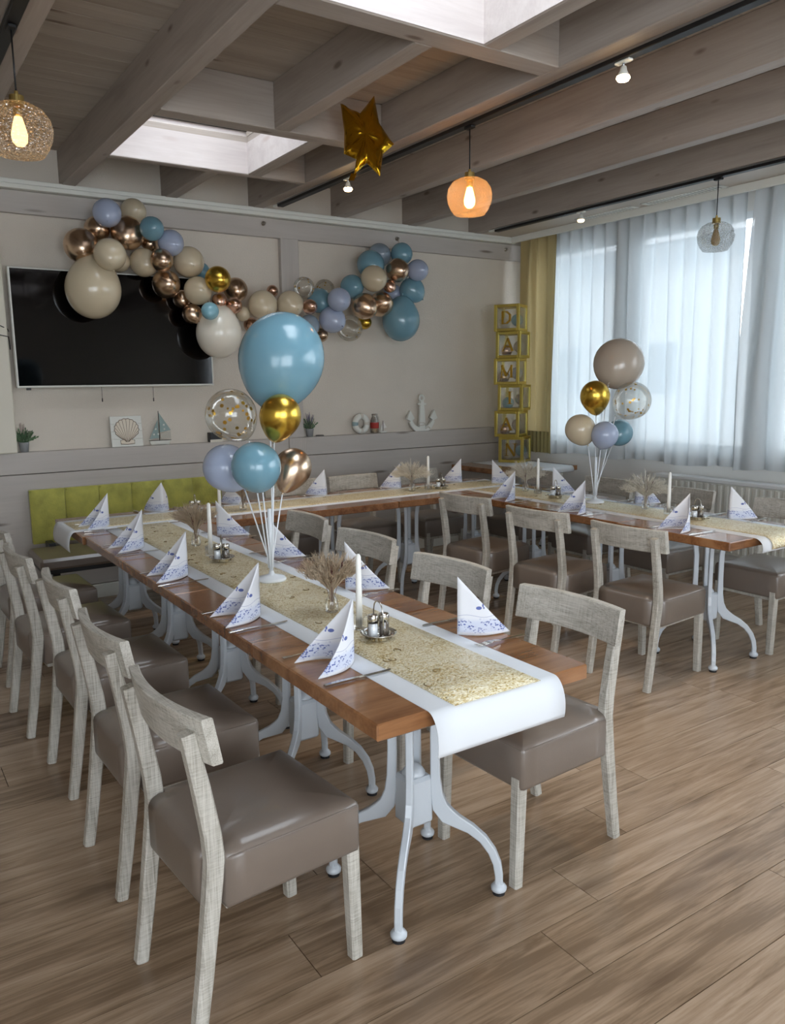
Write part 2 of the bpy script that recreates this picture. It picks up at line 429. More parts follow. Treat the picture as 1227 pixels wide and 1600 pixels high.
def napkin_mat():
    m, nt, b, out = new_mat('printed paper napkin')
    L = nt.links.new
    uv = N(nt, 'ShaderNodeUVMap'); sep = N(nt, 'ShaderNodeSeparateXYZ'); L(uv.outputs[0], sep.inputs[0])
    mp = N(nt, 'ShaderNodeMapping'); mp.inputs['Scale'].default_value = (1, 1.5, 1); L(uv.outputs[0], mp.inputs[0])
    v = N(nt, 'ShaderNodeTexVoronoi', i_Scale=118., i_Randomness=.8); L(mp.outputs[0], v.inputs['Vector'])
    dots = ramp(nt, v.outputs['Distance'], [(.40, (1, 1, 1, 1)), (.48, (0, 0, 0, 1))])
    nz = N(nt, 'ShaderNodeTexNoise', i_Scale=24., i_Detail=2.); L(uv.outputs[0], nz.inputs['Vector'])
    cl = ramp(nt, nz.outputs[0], [(.42, (0, 0, 0, 1)), (.5, (1, 1, 1, 1))])
    band = ramp(nt, sep.outputs[1], [(.006, (0, 0, 0, 1)), (.012, (1, 1, 1, 1)), (.042, (1, 1, 1, 1)), (.056, (0, 0, 0, 1))])
    m1 = N(nt, 'ShaderNodeMath', operation='MULTIPLY'); L(dots.outputs[0], m1.inputs[0]); L(cl.outputs[0], m1.inputs[1])
    m2 = N(nt, 'ShaderNodeMath', operation='MULTIPLY'); L(m1.outputs[0], m2.inputs[0]); L(band.outputs[0], m2.inputs[1])
    # a little fish above the seaweed band
    def blob(cx, cy, rx, ry):
        s1 = N(nt, 'ShaderNodeVectorMath', operation='SUBTRACT'); L(uv.outputs[0], s1.inputs[0]); s1.inputs[1].default_value = (cx, cy, 0)
        d1 = N(nt, 'ShaderNodeVectorMath', operation='DIVIDE'); L(s1.outputs[0], d1.inputs[0]); d1.inputs[1].default_value = (rx, ry, 1)
        l1 = N(nt, 'ShaderNodeVectorMath', operation='LENGTH'); L(d1.outputs[0], l1.inputs[0])
        return ramp(nt, l1.outputs['Value'], [(.85, (1, 1, 1, 1)), (1.0, (0, 0, 0, 1))])
    fac = m2.outputs[0]
    for c in ((.066, .088, .010, .006), (.079, .096, .003, .006), (.082, .088, .0025, .004)):
        bl = blob(*c)
        mm = N(nt, 'ShaderNodeMath', operation='MAXIMUM'); L(fac, mm.inputs[0]); L(bl.outputs[0], mm.inputs[1]); fac = mm.outputs[0]
    # thin wave line
    wv = N(nt, 'ShaderNodeMath', operation='SINE'); mw = N(nt, 'ShaderNodeMath', operation='MULTIPLY', n_1=55.); L(sep.outputs[0], mw.inputs[0]); L(mw.outputs[0], wv.inputs[0])
    w2 = N(nt, 'ShaderNodeMath', operation='MULTIPLY_ADD', n_1=.004, n_2=.062); L(wv.outputs[0], w2.inputs[0])
    w3 = N(nt, 'ShaderNodeMath', operation='SUBTRACT'); L(sep.outputs[1], w3.inputs[0]); L(w2.outputs[0], w3.inputs[1])
    w4 = N(nt, 'ShaderNodeMath', operation='ABSOLUTE'); L(w3.outputs[0], w4.inputs[0])
    w5 = N(nt, 'ShaderNodeMath', operation='LESS_THAN', n_1=.0009); L(w4.outputs[0], w5.inputs[0])
    w6 = N(nt, 'ShaderNodeMath', operation='MULTIPLY', n_1=.45); L(w5.outputs[0], w6.inputs[0])
    mm = N(nt, 'ShaderNodeMath', operation='MAXIMUM'); L(fac, mm.inputs[0]); L(w6.outputs[0], mm.inputs[1])
    wash = N(nt, 'ShaderNodeMix', data_type='RGBA'); L(band.outputs[0], wash.inputs[0]); wash.inputs[6].default_value = srgb('#e4e5ea'); wash.inputs[7].default_value = srgb('#cfd5e6')
    mc = N(nt, 'ShaderNodeMix', data_type='RGBA'); L(mm.outputs[0], mc.inputs[0]); L(wash.outputs[2], mc.inputs[6]); mc.inputs[7].default_value = srgb('#5f6ca8')
    L(mc.outputs[2], b.inputs['Base Color'])
    b.inputs['Roughness'].default_value = .8
    return m
M['napkin'] = napkin_mat()

def cloth_mat(name, col, transp, transl=.5, back=None):
    m, nt, b, out = new_mat(name)
    L = nt.links.new
    nt.nodes.remove(b)
    t = N(nt, 'ShaderNodeBsdfTransparent')
    d = N(nt, 'ShaderNodeBsdfDiffuse'); d.inputs[0].default_value = srgb(col)
    tl = N(nt, 'ShaderNodeBsdfTranslucent'); tl.inputs[0].default_value = srgb(back or col)
    a = N(nt, 'ShaderNodeMixShader'); a.inputs[0].default_value = transl; L(d.outputs[0], a.inputs[1]); L(tl.outputs[0], a.inputs[2])
    c = N(nt, 'ShaderNodeMixShader'); c.inputs[0].default_value = 1 - transp; L(t.outputs[0], c.inputs[1]); L(a.outputs[0], c.inputs[2])
    L(c.outputs[0], out.inputs[0])
    return m
M['sheer'] = cloth_mat('sheer voile', '#e9eced', .045, .46, '#9ba3a6')
M['plume'] = cloth_mat('beige dried grass', '#d8c6ae', 0., .4)
M['plumewhite'] = cloth_mat('bleached dried grass', '#f6f1e6', 0., .4)
M['mustard'] = cloth_mat('mustard curtain', '#b8a67a', .0, .4)

# ------------------------------------------------------------------ the room: floor
floor = struct(MB().box(XL, XW + .2, YF, YW + .1, -.12, -.012).build('floor', M['joint']))
PW, PL, G = .1992, 1.2, .0026
known = {0: 1.076, 1: 1.473, 2: 1.711, 3: 2.073, 4: 2.433, 5: 2.275, 6: 3.415, 7: 3.415, -1: 2.276}
plank_mesh = {}
planks = []
row = -12
while True:
    y0 = 1.286 + (row - 1) * PW
    if y0 > YW: break
    if y0 + PW > YF:
        off = known.get(row, rng.random() * PL)
        x = off - PL * math.ceil((off - XL) / PL)
        while x < XW:
            a, b_ = max(x, XL), min(x + PL, XW + .1)
            if b_ - a > .02:
                planks.append((a, b_, y0, min(y0 + PW, YW)))
            x += PL
    row += 1
def plank_rank(p):
    cx, cy = (p[0] + p[1]) / 2, (p[2] + p[3]) / 2
    ok = cy > .6 and cx > -.2 and cx < cy * 2.3 + .8
    return (0 if ok else 1, cx * cx + cy * cy)
planks.sort(key=plank_rank)
rest = MB()
for i, (a, b_, y0, y1) in enumerate(planks):
    if i < 290:
        key = (round(b_ - a, 3), round(y1 - y0, 3))
        if key not in plank_mesh:
            l, w = (b_ - a) / 2 - G / 2, (y1 - y0) / 2 - G / 2
            plank_mesh[key] = MB().box(-l, l, -w, w, -.012, 0).mesh('plank')
        obj('plank', plank_mesh[key], M['floor'], floor, ((a + b_) / 2, (y0 + y1) / 2, 0))
    else:
        rest.box(a + G / 2, b_ - G / 2, y0 + G / 2, y1 - G / 2, -.012, 0)
if rest.v:
    rest.build('planks', M['floor'], floor)['kind'] = 'stuff'

# ------------------------------------------------------------------ ceiling
ZB, ZC = 2.90, 3.14            # underside of the beams, underside of the boards
SKY = [(1.40, 2.29, 4.26, 5.115), (1.40, 2.28, 1.30, 2.72), (1.40, 2.28, -1.40, 0.0)]  # the last, unseen behind the camera, is added for more top light
ceiling = struct(MB().box(XL, 1.40, YF, YW + .1, ZC + .03, ZC + .08).box(2.29, XW + .2, YF, YW + .1, ZC + .03, ZC + .08)
                 .box(1.40, 2.29, YF, -1.40, ZC + .03, ZC + .08).box(1.40, 2.29, 0, 1.30, ZC + .03, ZC + .08).box(1.40, 2.29, 2.72, 4.26, ZC + .03, ZC + .08).box(1.40, 2.29, 5.115, YW + .1, ZC + .03, ZC + .08)
                 .build('ceiling', M['joint']))
y = YF
while y < YW:
    y1 = min(y + .14, YW)
    segs = [(XL, 5.0)]
    for sx0, sx1, sy0, sy1 in SKY:
        if y1 > sy0 - .02 and y < sy1 + .02:
            segs = [(XL, sx0), (sx1, 5.0)]
    for a, b_ in segs:
        MB().bbox(-(b_ - a) / 2, (b_ - a) / 2, -(y1 - y) / 2 + .001, (y1 - y) / 2 - .001, 0, .03, .0012).build('ceiling_board', M['board'], ceiling, ((a + b_) / 2, (y + y1) / 2, ZC))
    y += .14
def beam(x0, x1, y0, y1, z0=ZB, z1=ZC, name='beam'):
    o = MB().bbox(-(x1 - x0) / 2, (x1 - x0) / 2, -(y1 - y0) / 2, (y1 - y0) / 2, 0, z1 - z0, .004).build(name, M['beam'], ceiling, ((x0 + x1) / 2, (y0 + y1) / 2, z0))
    return o
for x0, x1 in ((-1.51, -1.42), (-.79, -.70), (-.07, .02), (.64, .73), (1.31, 1.40), (2.71, 2.80), (3.45, 3.54), (4.17, 4.26), (4.92, 5.00)):
    beam(x0, x1, YF, YW)
for y0, y1 in ((2.84, 4.15), (5.17, YW), (.10, 1.20), (YF, -1.5)):
    beam(2.02, 2.11, y0, y1)
def cross(x0, x1, y0, y1):
    o = MB().bbox(-(y1 - y0) / 2, (y1 - y0) / 2, -(x1 - x0) / 2, (x1 - x0) / 2, 0, ZC - ZB, .004).build('cross_beam', M['beam'], ceiling, ((x0 + x1) / 2, (y0 + y1) / 2, ZB), (0, 0, R(90)))
for y0, y1 in ((4.15, 4.26), (5.115, 5.17), (2.72, 2.84), (1.20, 1.30), (0, .10), (-1.5, -1.4)):
    cross(1.40, 2.71, y0, y1)
beam(2.29, 2.38, 4.26, 5.115, name='trimmer_beam')
beam(2.28, 2.37, 1.30, 2.72, name='trimmer_beam')
beam(2.28, 2.37, -1.40, 0, name='trimmer_beam')
# soffit by the window
sof = MB().box(5.0, XW, YF, YW, ZB, ZB + .03).build('soffit', M['soffit'], ceiling)
# skylights: white wells with a lip and a pane on top
for k, (x0, x1, y0, y1) in enumerate(SKY):
    w = struct(MB().box(x0, x1, y0 - .014, y0 + .004, ZB + .006, 3.10).box(x0, x1, y1 - .004, y1 + .014, ZB + .006, 3.10)
               .box(x1 - .004, x1 + .014, y0, y1, ZB + .006, 3.10).box(x0 - .012, x0 + .004, y0, y1, ZB + .006, 3.10)
               .box(x0 - .02, x1 + .02, y0 - .06, y0 - .012, 3.10, 3.46).box(x0 - .02, x1 + .02, y1 + .012, y1 + .06, 3.10, 3.46)
               .box(x1 + .012, x1 + .06, y0 - .05, y1 + .05, 3.10, 3.46).box(x0 - .06, x0 - .012, y0 - .05, y1 + .05, 3.10, 3.46)
               .build('window_%d' % (k + 8), M['well']))
    MB().box(x0 - .02, x1 + .02, y0 - .05, y1 + .05, 3.46, 3.466).build('pane', M['pane'], w)
    MB().box(x0 - .06, x0 + .02, y0 - .06, y1 + .06, 3.466, 3.52).box(x1 - .02, x1 + .06, y0 - .06, y1 + .06, 3.466, 3.52).box(x0, x1, y0 - .06, y0 + .02, 3.466, 3.52).box(x0, x1, y1 - .02, y1 + .06, 3.466, 3.52).build('window_frame', M['frame'], w)

# ------------------------------------------------------------------ shelf wall
wall_back = struct(MB().box(XL, XW + .2, YW, YW + .1, 0, 3.2).build('wall_back', M['plaster']))
MB().bbox(-3.76, 3.76, -.02, .02, 0, .145, .003).build('wall_beam', M['wallwood'], wall_back, (1.86, 6.05, 2.695))
MB().bbox(-.8, .8, -.0225, .0225, -.08, .08, .003).build('post', M['wallwood'], wall_back, (3.035, 6.055, 1.9), (0, R(90), 0))
for a, b_ in ((XL, 2.955), (3.115, XW)):
    MB().bbox(-(b_ - a) / 2, (b_ - a) / 2, -.04, .04, -.075, .075, .003).build('ledge_board', M['wallwood'], wall_back, ((a + b_) / 2, 6.04, 1.025))
    MB().bbox(-(b_ - a) / 2, (b_ - a) / 2, -.04, .04, -.42, .42, .002).build('lower_panel', M['wallwood'], wall_back, ((a + b_) / 2, 6.043, .525))
MB().bbox(-.50, .50, -.05, .05, -.08, .08, .003).build('lower_post', M['wallwood'], wall_back, (3.035, 6.035, .60), (0, R(90), 0))
bb = struct(MB().bbox(XL, XW, 5.988, 6.004, 0, .10, .003).build('baseboard_back', M['white']))
t1 = struct(MB().bbox(XL, 5.42, 5.975, 6.08, 2.842, 2.872, .003).bbox(XL, 5.42, 5.985, 6.08, 2.874, 2.904, .003).build('trim_1', M['white']))
# cream cladding beside the television, standing on the ledge
t2 = struct(MB().bbox(-.30, .885, 5.955, 6.08, 1.101, 2.50, .006).build('trim_2', M['cream']))
MB().bbox(.74, .80, 5.935, 5.955, 1.93, 2.03, .004).build('socket', M['white'], t2)

# walls beside and behind the camera, with unseen windows put in to brighten the room
wall_left = struct(MB().box(XL - .15, XL, YF, YW + .1, 0, .75).box(XL - .15, XL, YF, YW + .1, 2.5, 3.2)
                   .box(XL - .15, XL, YF, -2.9, .75, 2.5).box(XL - .15, XL, .1, YW + .1, .75, 2.5).build('wall_left', M['plaster']))
wall_front = struct(MB().box(XL, XW + .2, YF - .15, YF, 0, .3).box(XL, XW + .2, YF - .15, YF, 2.75, 3.2).box(XL, -1.6, YF - .15, YF, .3, 2.75)
                    .box(1.8, XW + .2, YF - .15, YF, .3, 2.75).build('wall_front', M['plaster']))
wn = [0]
def window(axis, c, a0, a1, z0, z1, mull=()):
    """framed window in a wall; axis 'x' = wall plane at x=c running along y"""
    wn[0] += 1
    b = MB(); f = .055
    def bar_(p0, p1, q0, q1):
        if axis == 'x': b.bbox(c - .035, c + .035, p0, p1, q0, q1, .004)
        else: b.bbox(p0, p1, c - .035, c + .035, q0, q1, .004)
    bar_(a0, a1, z0, z0 + f); bar_(a0, a1, z1 - f, z1); bar_(a0, a0 + f, z0 + f, z1 - f); bar_(a1 - f, a1, z0 + f, z1 - f)
    for m_ in mull: bar_(m_ - .03, m_ + .03, z0 + f, z1 - f)
    w = struct(b.build('window_%d' % wn[0], M['frame']))
    p = MB()
    if axis == 'x': p.box(c - .004, c + .004, a0 + f, a1 - f, z0 + f, z1 - f)
    else: p.box(a0 + f, a1 - f, c - .004, c + .004, z0 + f, z1 - f)
    p.build('pane', M['pane'], w)
    return w
WX = XW + .035
window('x', WX, 4.86, 5.75, .97, 2.76)
window('x', WX, 3.56, 4.68, .97, 2.76)
window('x', WX, 2.30, 3.40, .97, 2.76)
window('x', WX, -3.0, 2.12, .97, 2.76, (1.2, .1, -1.0, -2.0))
window('y', YF - .07, -1.6, 1.8, .3, 2.75, (.1,))  # unseen behind the camera, made wide to let in more light
window('x', XL - .07, -2.9, .1, .75, 2.5, (-1.4,))  # unseen window added in the left wall for side light

wall_right = struct(MB().box(XW, XW + .08, YF, YW + .1, 0, .97).box(XW, XW + .08, YF, YW + .1, 2.76, 3.2).box(XW, XW + .08, 5.75, YW + .1, .97, 2.76)
                    .box(XW, XW + .08, 4.68, 4.86, .97, 2.76).box(XW, XW + .08, 3.40, 3.56, .97, 2.76).box(XW, XW + .08, 2.12, 2.30, .97, 2.76).box(XW, XW + .08, YF, -3.0, .97, 2.76).build('wall_right', mat('pale plaster', '#e0ded9', .8)))
MB().bbox(XW - .055, XW - .001, YF, 5.9, .935, .97, .006).build('window_sill', M['frame'], wall_right)
t3 = struct(MB().bbox(5.365, 5.388, YF, 5.974, 2.842, 2.900, .003).build('trim_3', M['white']))
bb2 = struct(MB().bbox(XW - .016, XW, YF, 5.985, 0, .10, .003).build('baseboard_right', M['white']))

# ------------------------------------------------------------------ outside
struct(MB().box(5.9, 60, -40, 50, -.5, -.3).build('ground', mat('pale paving', '#c9cbcd', .9)))
bld = thing('building', 'white plastered building across the street behind the sheer curtains', 'building', (17, 8, -.3))
MB().box(0, 6, -16, 22, 0, 4.6).build('wall', mat('white render', '#e8e8e6', .9), bld)
MB().box(-.4, 6.4, -16.4, 22.4, 4.6, 5.1).build('roof', mat('grey eaves', '#9ba0a6', .8), bld)
wmesh = MB().box(-.06, .02, -.5, .5, 0, 1.4).mesh('window'); wmesh.materials.append(M['frame'])
pm_ = MB().box(-.075, -.05, -.42, .42, .08, 1.32).mesh('pane'); pm_.materials.append(mat('far window glass', '#7e8b95', .2))
for i in range(11):
    w = obj('window', wmesh, None, bld, (0, -14 + 3.2 * i, 1.4)); obj('pane', pm_, None, w)

# ------------------------------------------------------------------ curtains and radiator
def pleated(name, y0, y1, x, ztop, hem, amp, waves, m, label, cat, seed, gather=1.0):
    rr = random.Random(seed)
    ph = [rr.uniform(0, 6.28) for _ in range(4)]
    ny = int((y1 - y0) * waves * 12) + 8
    def fn(u, v):
        yy = y0 + (y1 + (.07 * min(1, v * 1.6) if seed == 2 else 0) - y0) * u
        z = ztop + (hem + .012 * sin(u * 17 + ph[0]) - ztop) * v
        w = (y1 - y0) * waves
        k = 1 - .35 * v
        s = sin(2 * pi * w * u + .9 * sin(2 * pi * w * u * .31 + ph[1]) * v)
        dx = amp * (s * k + 0.35 * v * sin(2 * pi * w * .47 * u + ph[2]))
        dy = .018 * sin(2 * pi * w * .63 * u + ph[3] + 2.2 * v) * (.3 + v)
        return (x + dx, yy + dy, z)
    o = MB().grid(fn, ny, 14).build(name, m)
    return tag(o, label, cat)
CX = 5.505
pleated('sheer_curtain', 3.60, 5.62, CX, 2.885, .865, .036, 7.5, M['sheer'], 'white sheer curtain panel hanging next to the mustard drape', 'curtain', 1)
pleated('sheer_curtain', 1.75, 3.52, CX, 2.885, .865, .036, 7.2, M['sheer'], 'white sheer curtain panel on the far side of the gap, over the radiator', 'curtain', 2)
d = pleated('side_curtain', 5.44, 5.94, CX - .075, 2.885, .87, .022, 8.5, M['mustard'], 'mustard yellow drape hanging in the corner behind the letter boxes', 'curtain', 5)
MB().grid(lambda u, v: (CX - .075 - .030 - .008 * sin(u * 60), 5.45 + .48 * u, .868 + .20 * v), 60, 2).build('hem_band', mat('olive hem', '#93895c', .8), d)
rad = thing('radiator', 'white ribbed panel radiator under the window', 'radiator', (5.53, 2.55, 0))
MB().bbox(-.05, .05, -1.75, 1.75, .20, .745, .006).build('panel', M['white'], rad)
rib = MB().bbox(-.008, .008, -.016, .016, .22, .735, .004).mesh('rib'); rib.materials.append(M['white'])
for i in range(60):
    obj('rib', rib, None, rad, (-.056, -1.72 + i * .0583, 0))
MB().bbox(-.062, .055, -1.76, 1.76, .745, .775, .005).build('top_grille', M['frame'], rad)
for yy in (-1.5, 1.5):
    MB().bbox(-.04, .04, yy - .02, yy + .02, 0, .2, .004).build('foot', M['white'], rad)
for k, (y0, y1) in enumerate(((4.45, 5.05), (3.66, 4.36))):
    v = thing('ceiling_vent', ['slim white ceiling vent in the soffit by the mustard drape', 'slim white ceiling vent in the soffit by the unlit clear pendant lamp'][k], 'vent', (5.30, (y0 + y1) / 2, ZB - .006))
    h = (y1 - y0) / 2
    MB().bbox(-.055, .055, -h, -h + .02, 0, .006, .002).bbox(-.055, .055, h - .02, h, 0, .006, .002).bbox(-.055, -.04, -h, h, 0, .006, .002).bbox(.04, .055, -h, h, 0, .006, .002).build('frame', M['white'], v)
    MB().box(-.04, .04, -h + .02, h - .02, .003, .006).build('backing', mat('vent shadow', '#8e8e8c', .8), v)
    sm = MB().box(-.04, .04, -.006, .006, .0005, .003).mesh('slat'); sm.materials.append(M['white'])
    n = int(2 * h / .03)
    for i in range(1, n):
        obj('slat', sm, None, v, (0, -h + 2 * h * i / n, 0))

# ------------------------------------------------------------------ tables
def make_pedestal():
    """parts of one cast iron base around the origin"""
    parts = {}
    leg = MB()
    path = [(.262, .022), (.262, .060), (.256, .100), (.240, .140), (.212, .178), (.175, .207), (.135, .226), (.105, .242), (.082, .270), (.072, .310), (.068, .360), (.066, .450), (.066, .580), (.074, .640), (.095, .680), (.135, .700)]
    width = [.027, .027, .028, .029, .031, .036, .046, .060, .056, .042, .034, .030, .030, .030, .030, .028]
    dirv = Vector((1, 1, 0)).normalized()
    leg.bar([dirv * r + Vector((0, 0, z)) for r, z in path], .022, [w * .88 for w in width], dirv.cross(Vector((0, 0, 1))))
    parts['leg'] = leg.mesh('leg')
    foot = MB().lathe([(0, .046), (.012, .044), (.0125, .036), (.019, .031), (.0245, .023), (.0235, .014), (.016, .008), (0, .008)], 16)
    parts['foot'] = foot.mesh('foot')
    parts['glide'] = MB().lathe([(0, .009), (.019, .009), (.019, 0), (0, 0)], 14, smooth=False).mesh('glide')
    parts['hub'] = MB().bbox(-.045, .045, -.045, .045, .215, .37, .010).mesh('hub')
    parts['cap'] = MB().lathe([(.036, .37), (.036, .376), (.026, .392), (.012, .402), (0, .404)], 16).mesh('cap')
    parts['top_plate'] = MB().bbox(-.17, .17, -.03, .03, .695, .7045, .002).bbox(-.03, .03, -.17, .17, .695, .7045, .002).mesh('top_plate')
    for k, me in parts.items(): me.materials.append(M['glide'] if k == 'glide' else M['iron'])
    return parts
PED = make_pedestal()
tops = {}
def table(x0, x1, y0, y1, label, zt=.75, group=None, along='y'):
    cx, cy = (x0 + x1) / 2, (y0 + y1) / 2
    t = thing('dining_table', label, 'table', (cx, cy, zt - .75), 0, group)
    lx, ly = (x1 - x0) / 2 - .0015, (y1 - y0) / 2 - .0015
    if along == 'y': key, rz = (round(ly, 3), round(lx, 3)), R(90)
    else: key, rz = (round(lx, 3), round(ly, 3)), 0
    if key not in tops:
        me = MB().bbox(-key[0], key[0], -key[1], key[1], 0, .045, .004).mesh('tabletop'); me.materials.append(M['wood']); tops[key] = me
    obj('tabletop', tops[key], None, t, (0, 0, .705), (0, 0, rz))
    for k in range(4):
        l = obj('leg', PED['leg'], None, t, (0, 0, 0), (0, 0, k * pi / 2))
        f = obj('foot', PED['foot'], None, l, (.185, .185, 0)); 
        g = obj('glide', PED['glide'], None, l, (.185, .185, 0))
    obj('hub', PED['hub'], None, t); obj('cap', PED['cap'], None, t); obj('top_plate', PED['top_plate'], None, t)
    return t
P1 = .728
for i in range(4):
    table(.947, 1.662, 1.505 + P1 * i, 1.505 + P1 * (i + 1), 'square oak table, %s from the draped end of the long blue balloon table' % ORD[i], along='x')
bx = [.935, 1.62, 2.305, 2.99, 3.62, 4.25]
bl = ['oak table in the corner by the green bench, where two table runs meet', 'oak table in front of the green bench, second from the green bench corner', 'oak table between the green bench and the middle of the shelf wall run',
      'oak table near the window end of the %s' % BACK, 'oak table at the corner where the shelf wall run meets the window run']
for i in range(5):
    table(bx[i], bx[i + 1], 4.424, 5.14, bl[i], along='y')
P2 = .7125
for i in range(3):
    sx = .018 * i
    table(3.498 + sx, 4.214 + sx, 2.284 + P2 * i, 2.284 + P2 * (i + 1), 'square oak table, %s from the free end of the %s' % (ORD[i], RIGHT), along='x')
table(4.54, 5.36, 5.05, 5.85, 'oak table in the room corner carrying the tower of letter boxes', .79, along='x')

# ------------------------------------------------------------------ chairs
def make_chair():
    root = thing('dining_chair', '', 'chair')
    for s in (-1, 1):
        pts = [(-.238, 0), (-.215, .14), (-.192, .30), (-.178, .40), (-.172, .455), (-.177, .52), (-.196, .64), (-.223, .782)]
        MB().bar([(x, s * .180, z) for x, z in pts], .034, [.034, .037, .041, .044, .046, .044, .040, .034], (0, 1, 0)).build('rear_leg', M['chair'], root)
        MB().bar([(.228, s * .172, 0), (.218, s * .172, .36)], [.034, .040], [.034, .040], (0, 1, 0)).build('front_leg', M['chair'], root)
    # bowed top rail in front of the posts
    hw = .222
    def rail(u, v, off):
        yy = -hw + 2 * hw * u
        z = .704 + .116 * v
        x = -.183 - .183 * (z - .745) - .034 * (1 - (yy / hw) ** 2) + .006 + off
        return (x, yy, z)
    b = MB(); nu = 14
    vs = []
    for i in range(nu + 1):
        for (v, off) in ((.03, -.014), (.0, -.011), (.0, .011), (.03, .014), (.97, .014), (1, .011), (1, -.011), (.97, -.014)):
            vs.append(rail(i / nu, v, off))
    fs = [(i * 8 + k, i * 8 + (k + 1) % 8, (i + 1) * 8 + (k + 1) % 8, (i + 1) * 8 + k) for i in range(nu) for k in range(8)]
    fs += [tuple(range(8)), tuple(nu * 8 + k for k in range(8))]
    b.add(vs, fs).build('backrest', M['rail'], root)
    # padded block seat, notched round the posts
    base = [(-.200, -.157), (-.150, -.157), (-.150, -.202), (.225, -.202), (.236, -.191), (.236, .191), (.225, .202), (-.150, .202), (-.150, .157), (-.200, .157)]
    pts = []
    n = len(base)
    for i in range(n):
        a, c = Vector(base[i]), Vector(base[(i + 1) % n])
        k = max(1, int((c - a).length / .05))
        pts += [a.lerp(c, j / k) for j in range(k)]
    m = len(pts)
    def inset(d):
        out = []
        for p in pts:
            q = Vector((min(max(p.x, -.200 + d), .236 - d), min(max(p.y, -.202 + d), .202 - d)))
            out.append(q)
        return out
    layers = [(.012, .324), (.003, .328), (0, .338), (-.002, .40), (0, .447), (.005, .459), (.013, .467), (.03, .474), (.06, .480), (.11, .485), (.16, .487)]
    vs = []; fs = []
    for d_, z in layers:
        vs += [(q.x, q.y, z) for q in inset(d_)]
    for j in range(len(layers) - 1):
        for i in range(m):
            k = (i + 1) % m
            fs.append((j * m + i, j * m + k, (j + 1) * m + k, (j + 1) * m + i))
    vs += [(.02, 0, .4875), (.02, 0, .324)]
    L_ = len(layers) - 1
    for i in range(m):
        k = (i + 1) % m
        fs.append((L_ * m + i, L_ * m + k, len(vs) - 2)); fs.append((i, len(vs) - 1, k))
    b = MB(); b.add(vs, fs, True)
    seat = b.build('seat', M['leather'], root)
    MB().tube([(-.145, -.199, .455), (.222, -.199, .455), (.233, -.188, .455), (.233, .188, .455), (.222, .199, .455), (-.145, .199, .455)], .002, 6).build('piping', M['leather'], seat)
    MB().bbox(-.14, .20, -.165, .165, .30, .322, .003).build('seat_frame', M['chair'], root)
    return root
proto = make_chair()
first = [True]
def chair(x, y, rz, label):
    o = proto if first[0] else copy_tree(proto)
    first[0] = False
    o.location = (x, y, 0); o.rotation_euler = (0, 0, R(rz)); o['label'] = label
    o['group'] = 'dining chairs around the tables'
W_ = 'whitewashed leather-seat chair'
for i, (x, y, a) in enumerate(((.748, 1.858, 4.5), (.757, 2.508, 2), (.772, 3.224, 1.5), (.730, 3.903, 3), (.755, 4.618, 1))):
    chair(x, y, a, '%s, %s from draped end, bench side of the long blue balloon table' % (W_, ORD[i]))
for i, (x, y, a) in enumerate(((1.775, 1.865, 183), (1.79, 2.537, 185), (1.825, 3.257, 185), (1.855, 3.95, 180))):
    chair(x, y, a, '%s, %s from draped end, inner side of the long blue balloon table' % (W_, ORD[i]))
for i, (x, y, a) in enumerate(((3.375, 2.668, 4.5), (3.378, 3.337, 7), (3.42, 4.047, 7))):
    chair(x, y, a, '%s, %s from the free end on the inner side of the window run' % (W_, ORD[i]))
for i, (x, y, a) in enumerate(((4.395, 2.61, 180), (4.40, 3.345, 180), (4.42, 4.03, 180), (4.40, 4.71, 180))):
    chair(x, y, a, '%s, %s from the free end on the radiator side of the window run' % (W_, ORD[i]))
for i, x in enumerate((2.69, 3.24, 3.85)):
    chair(x, 5.27, -90, '%s between table and shelf wall, %s from the green bench' % (W_, ORD[i]))

# ------------------------------------------------------------------ green bench
b = thing('bench', 'upholstered wall bench with lime green channelled back and brown seat', 'bench', (1.63, 5.62, 0))
n = 6; bw = 1.40 / n
for i in range(n):
    x = -.70 + bw * (i + .5)
    def fn(u, v, x=x):
        a, c = 2 * u - 1, 2 * v - 1
        bul = .022 * (1 - abs(a) ** 6) * (1 - abs(c) ** 8)
        return (x + a * (bw / 2 - .0015), .325 - bul, .46 + .38 * v)
    o = MB().grid(fn, 12, 12).bbox(x - bw / 2 + .0015, x + bw / 2 - .0015, .325, .372, .46, .84, .006).build('back_panel', M['green'], b)
MB().bbox(-.76, .70, -.27, .20, .385, .46, .018).build('seat', M['leather'], b)
MB().bbox(-.74, .68, -.24, .20, .355, .385, .004).build('seat_frame', M['dark'], b)
for x in (-.6, 0, .6):
    MB().bbox(x - .022, x + .022, .19, .32, .36, .48, .003).build('bracket', M['dark'], b)
for x in (-.66, .60):
    for yy in (-.2, .16):
        MB().bar([(x, yy, 0), (x, yy, .36)], .045, .045, (0, 1, 0)).build('leg', M['dark'], b)

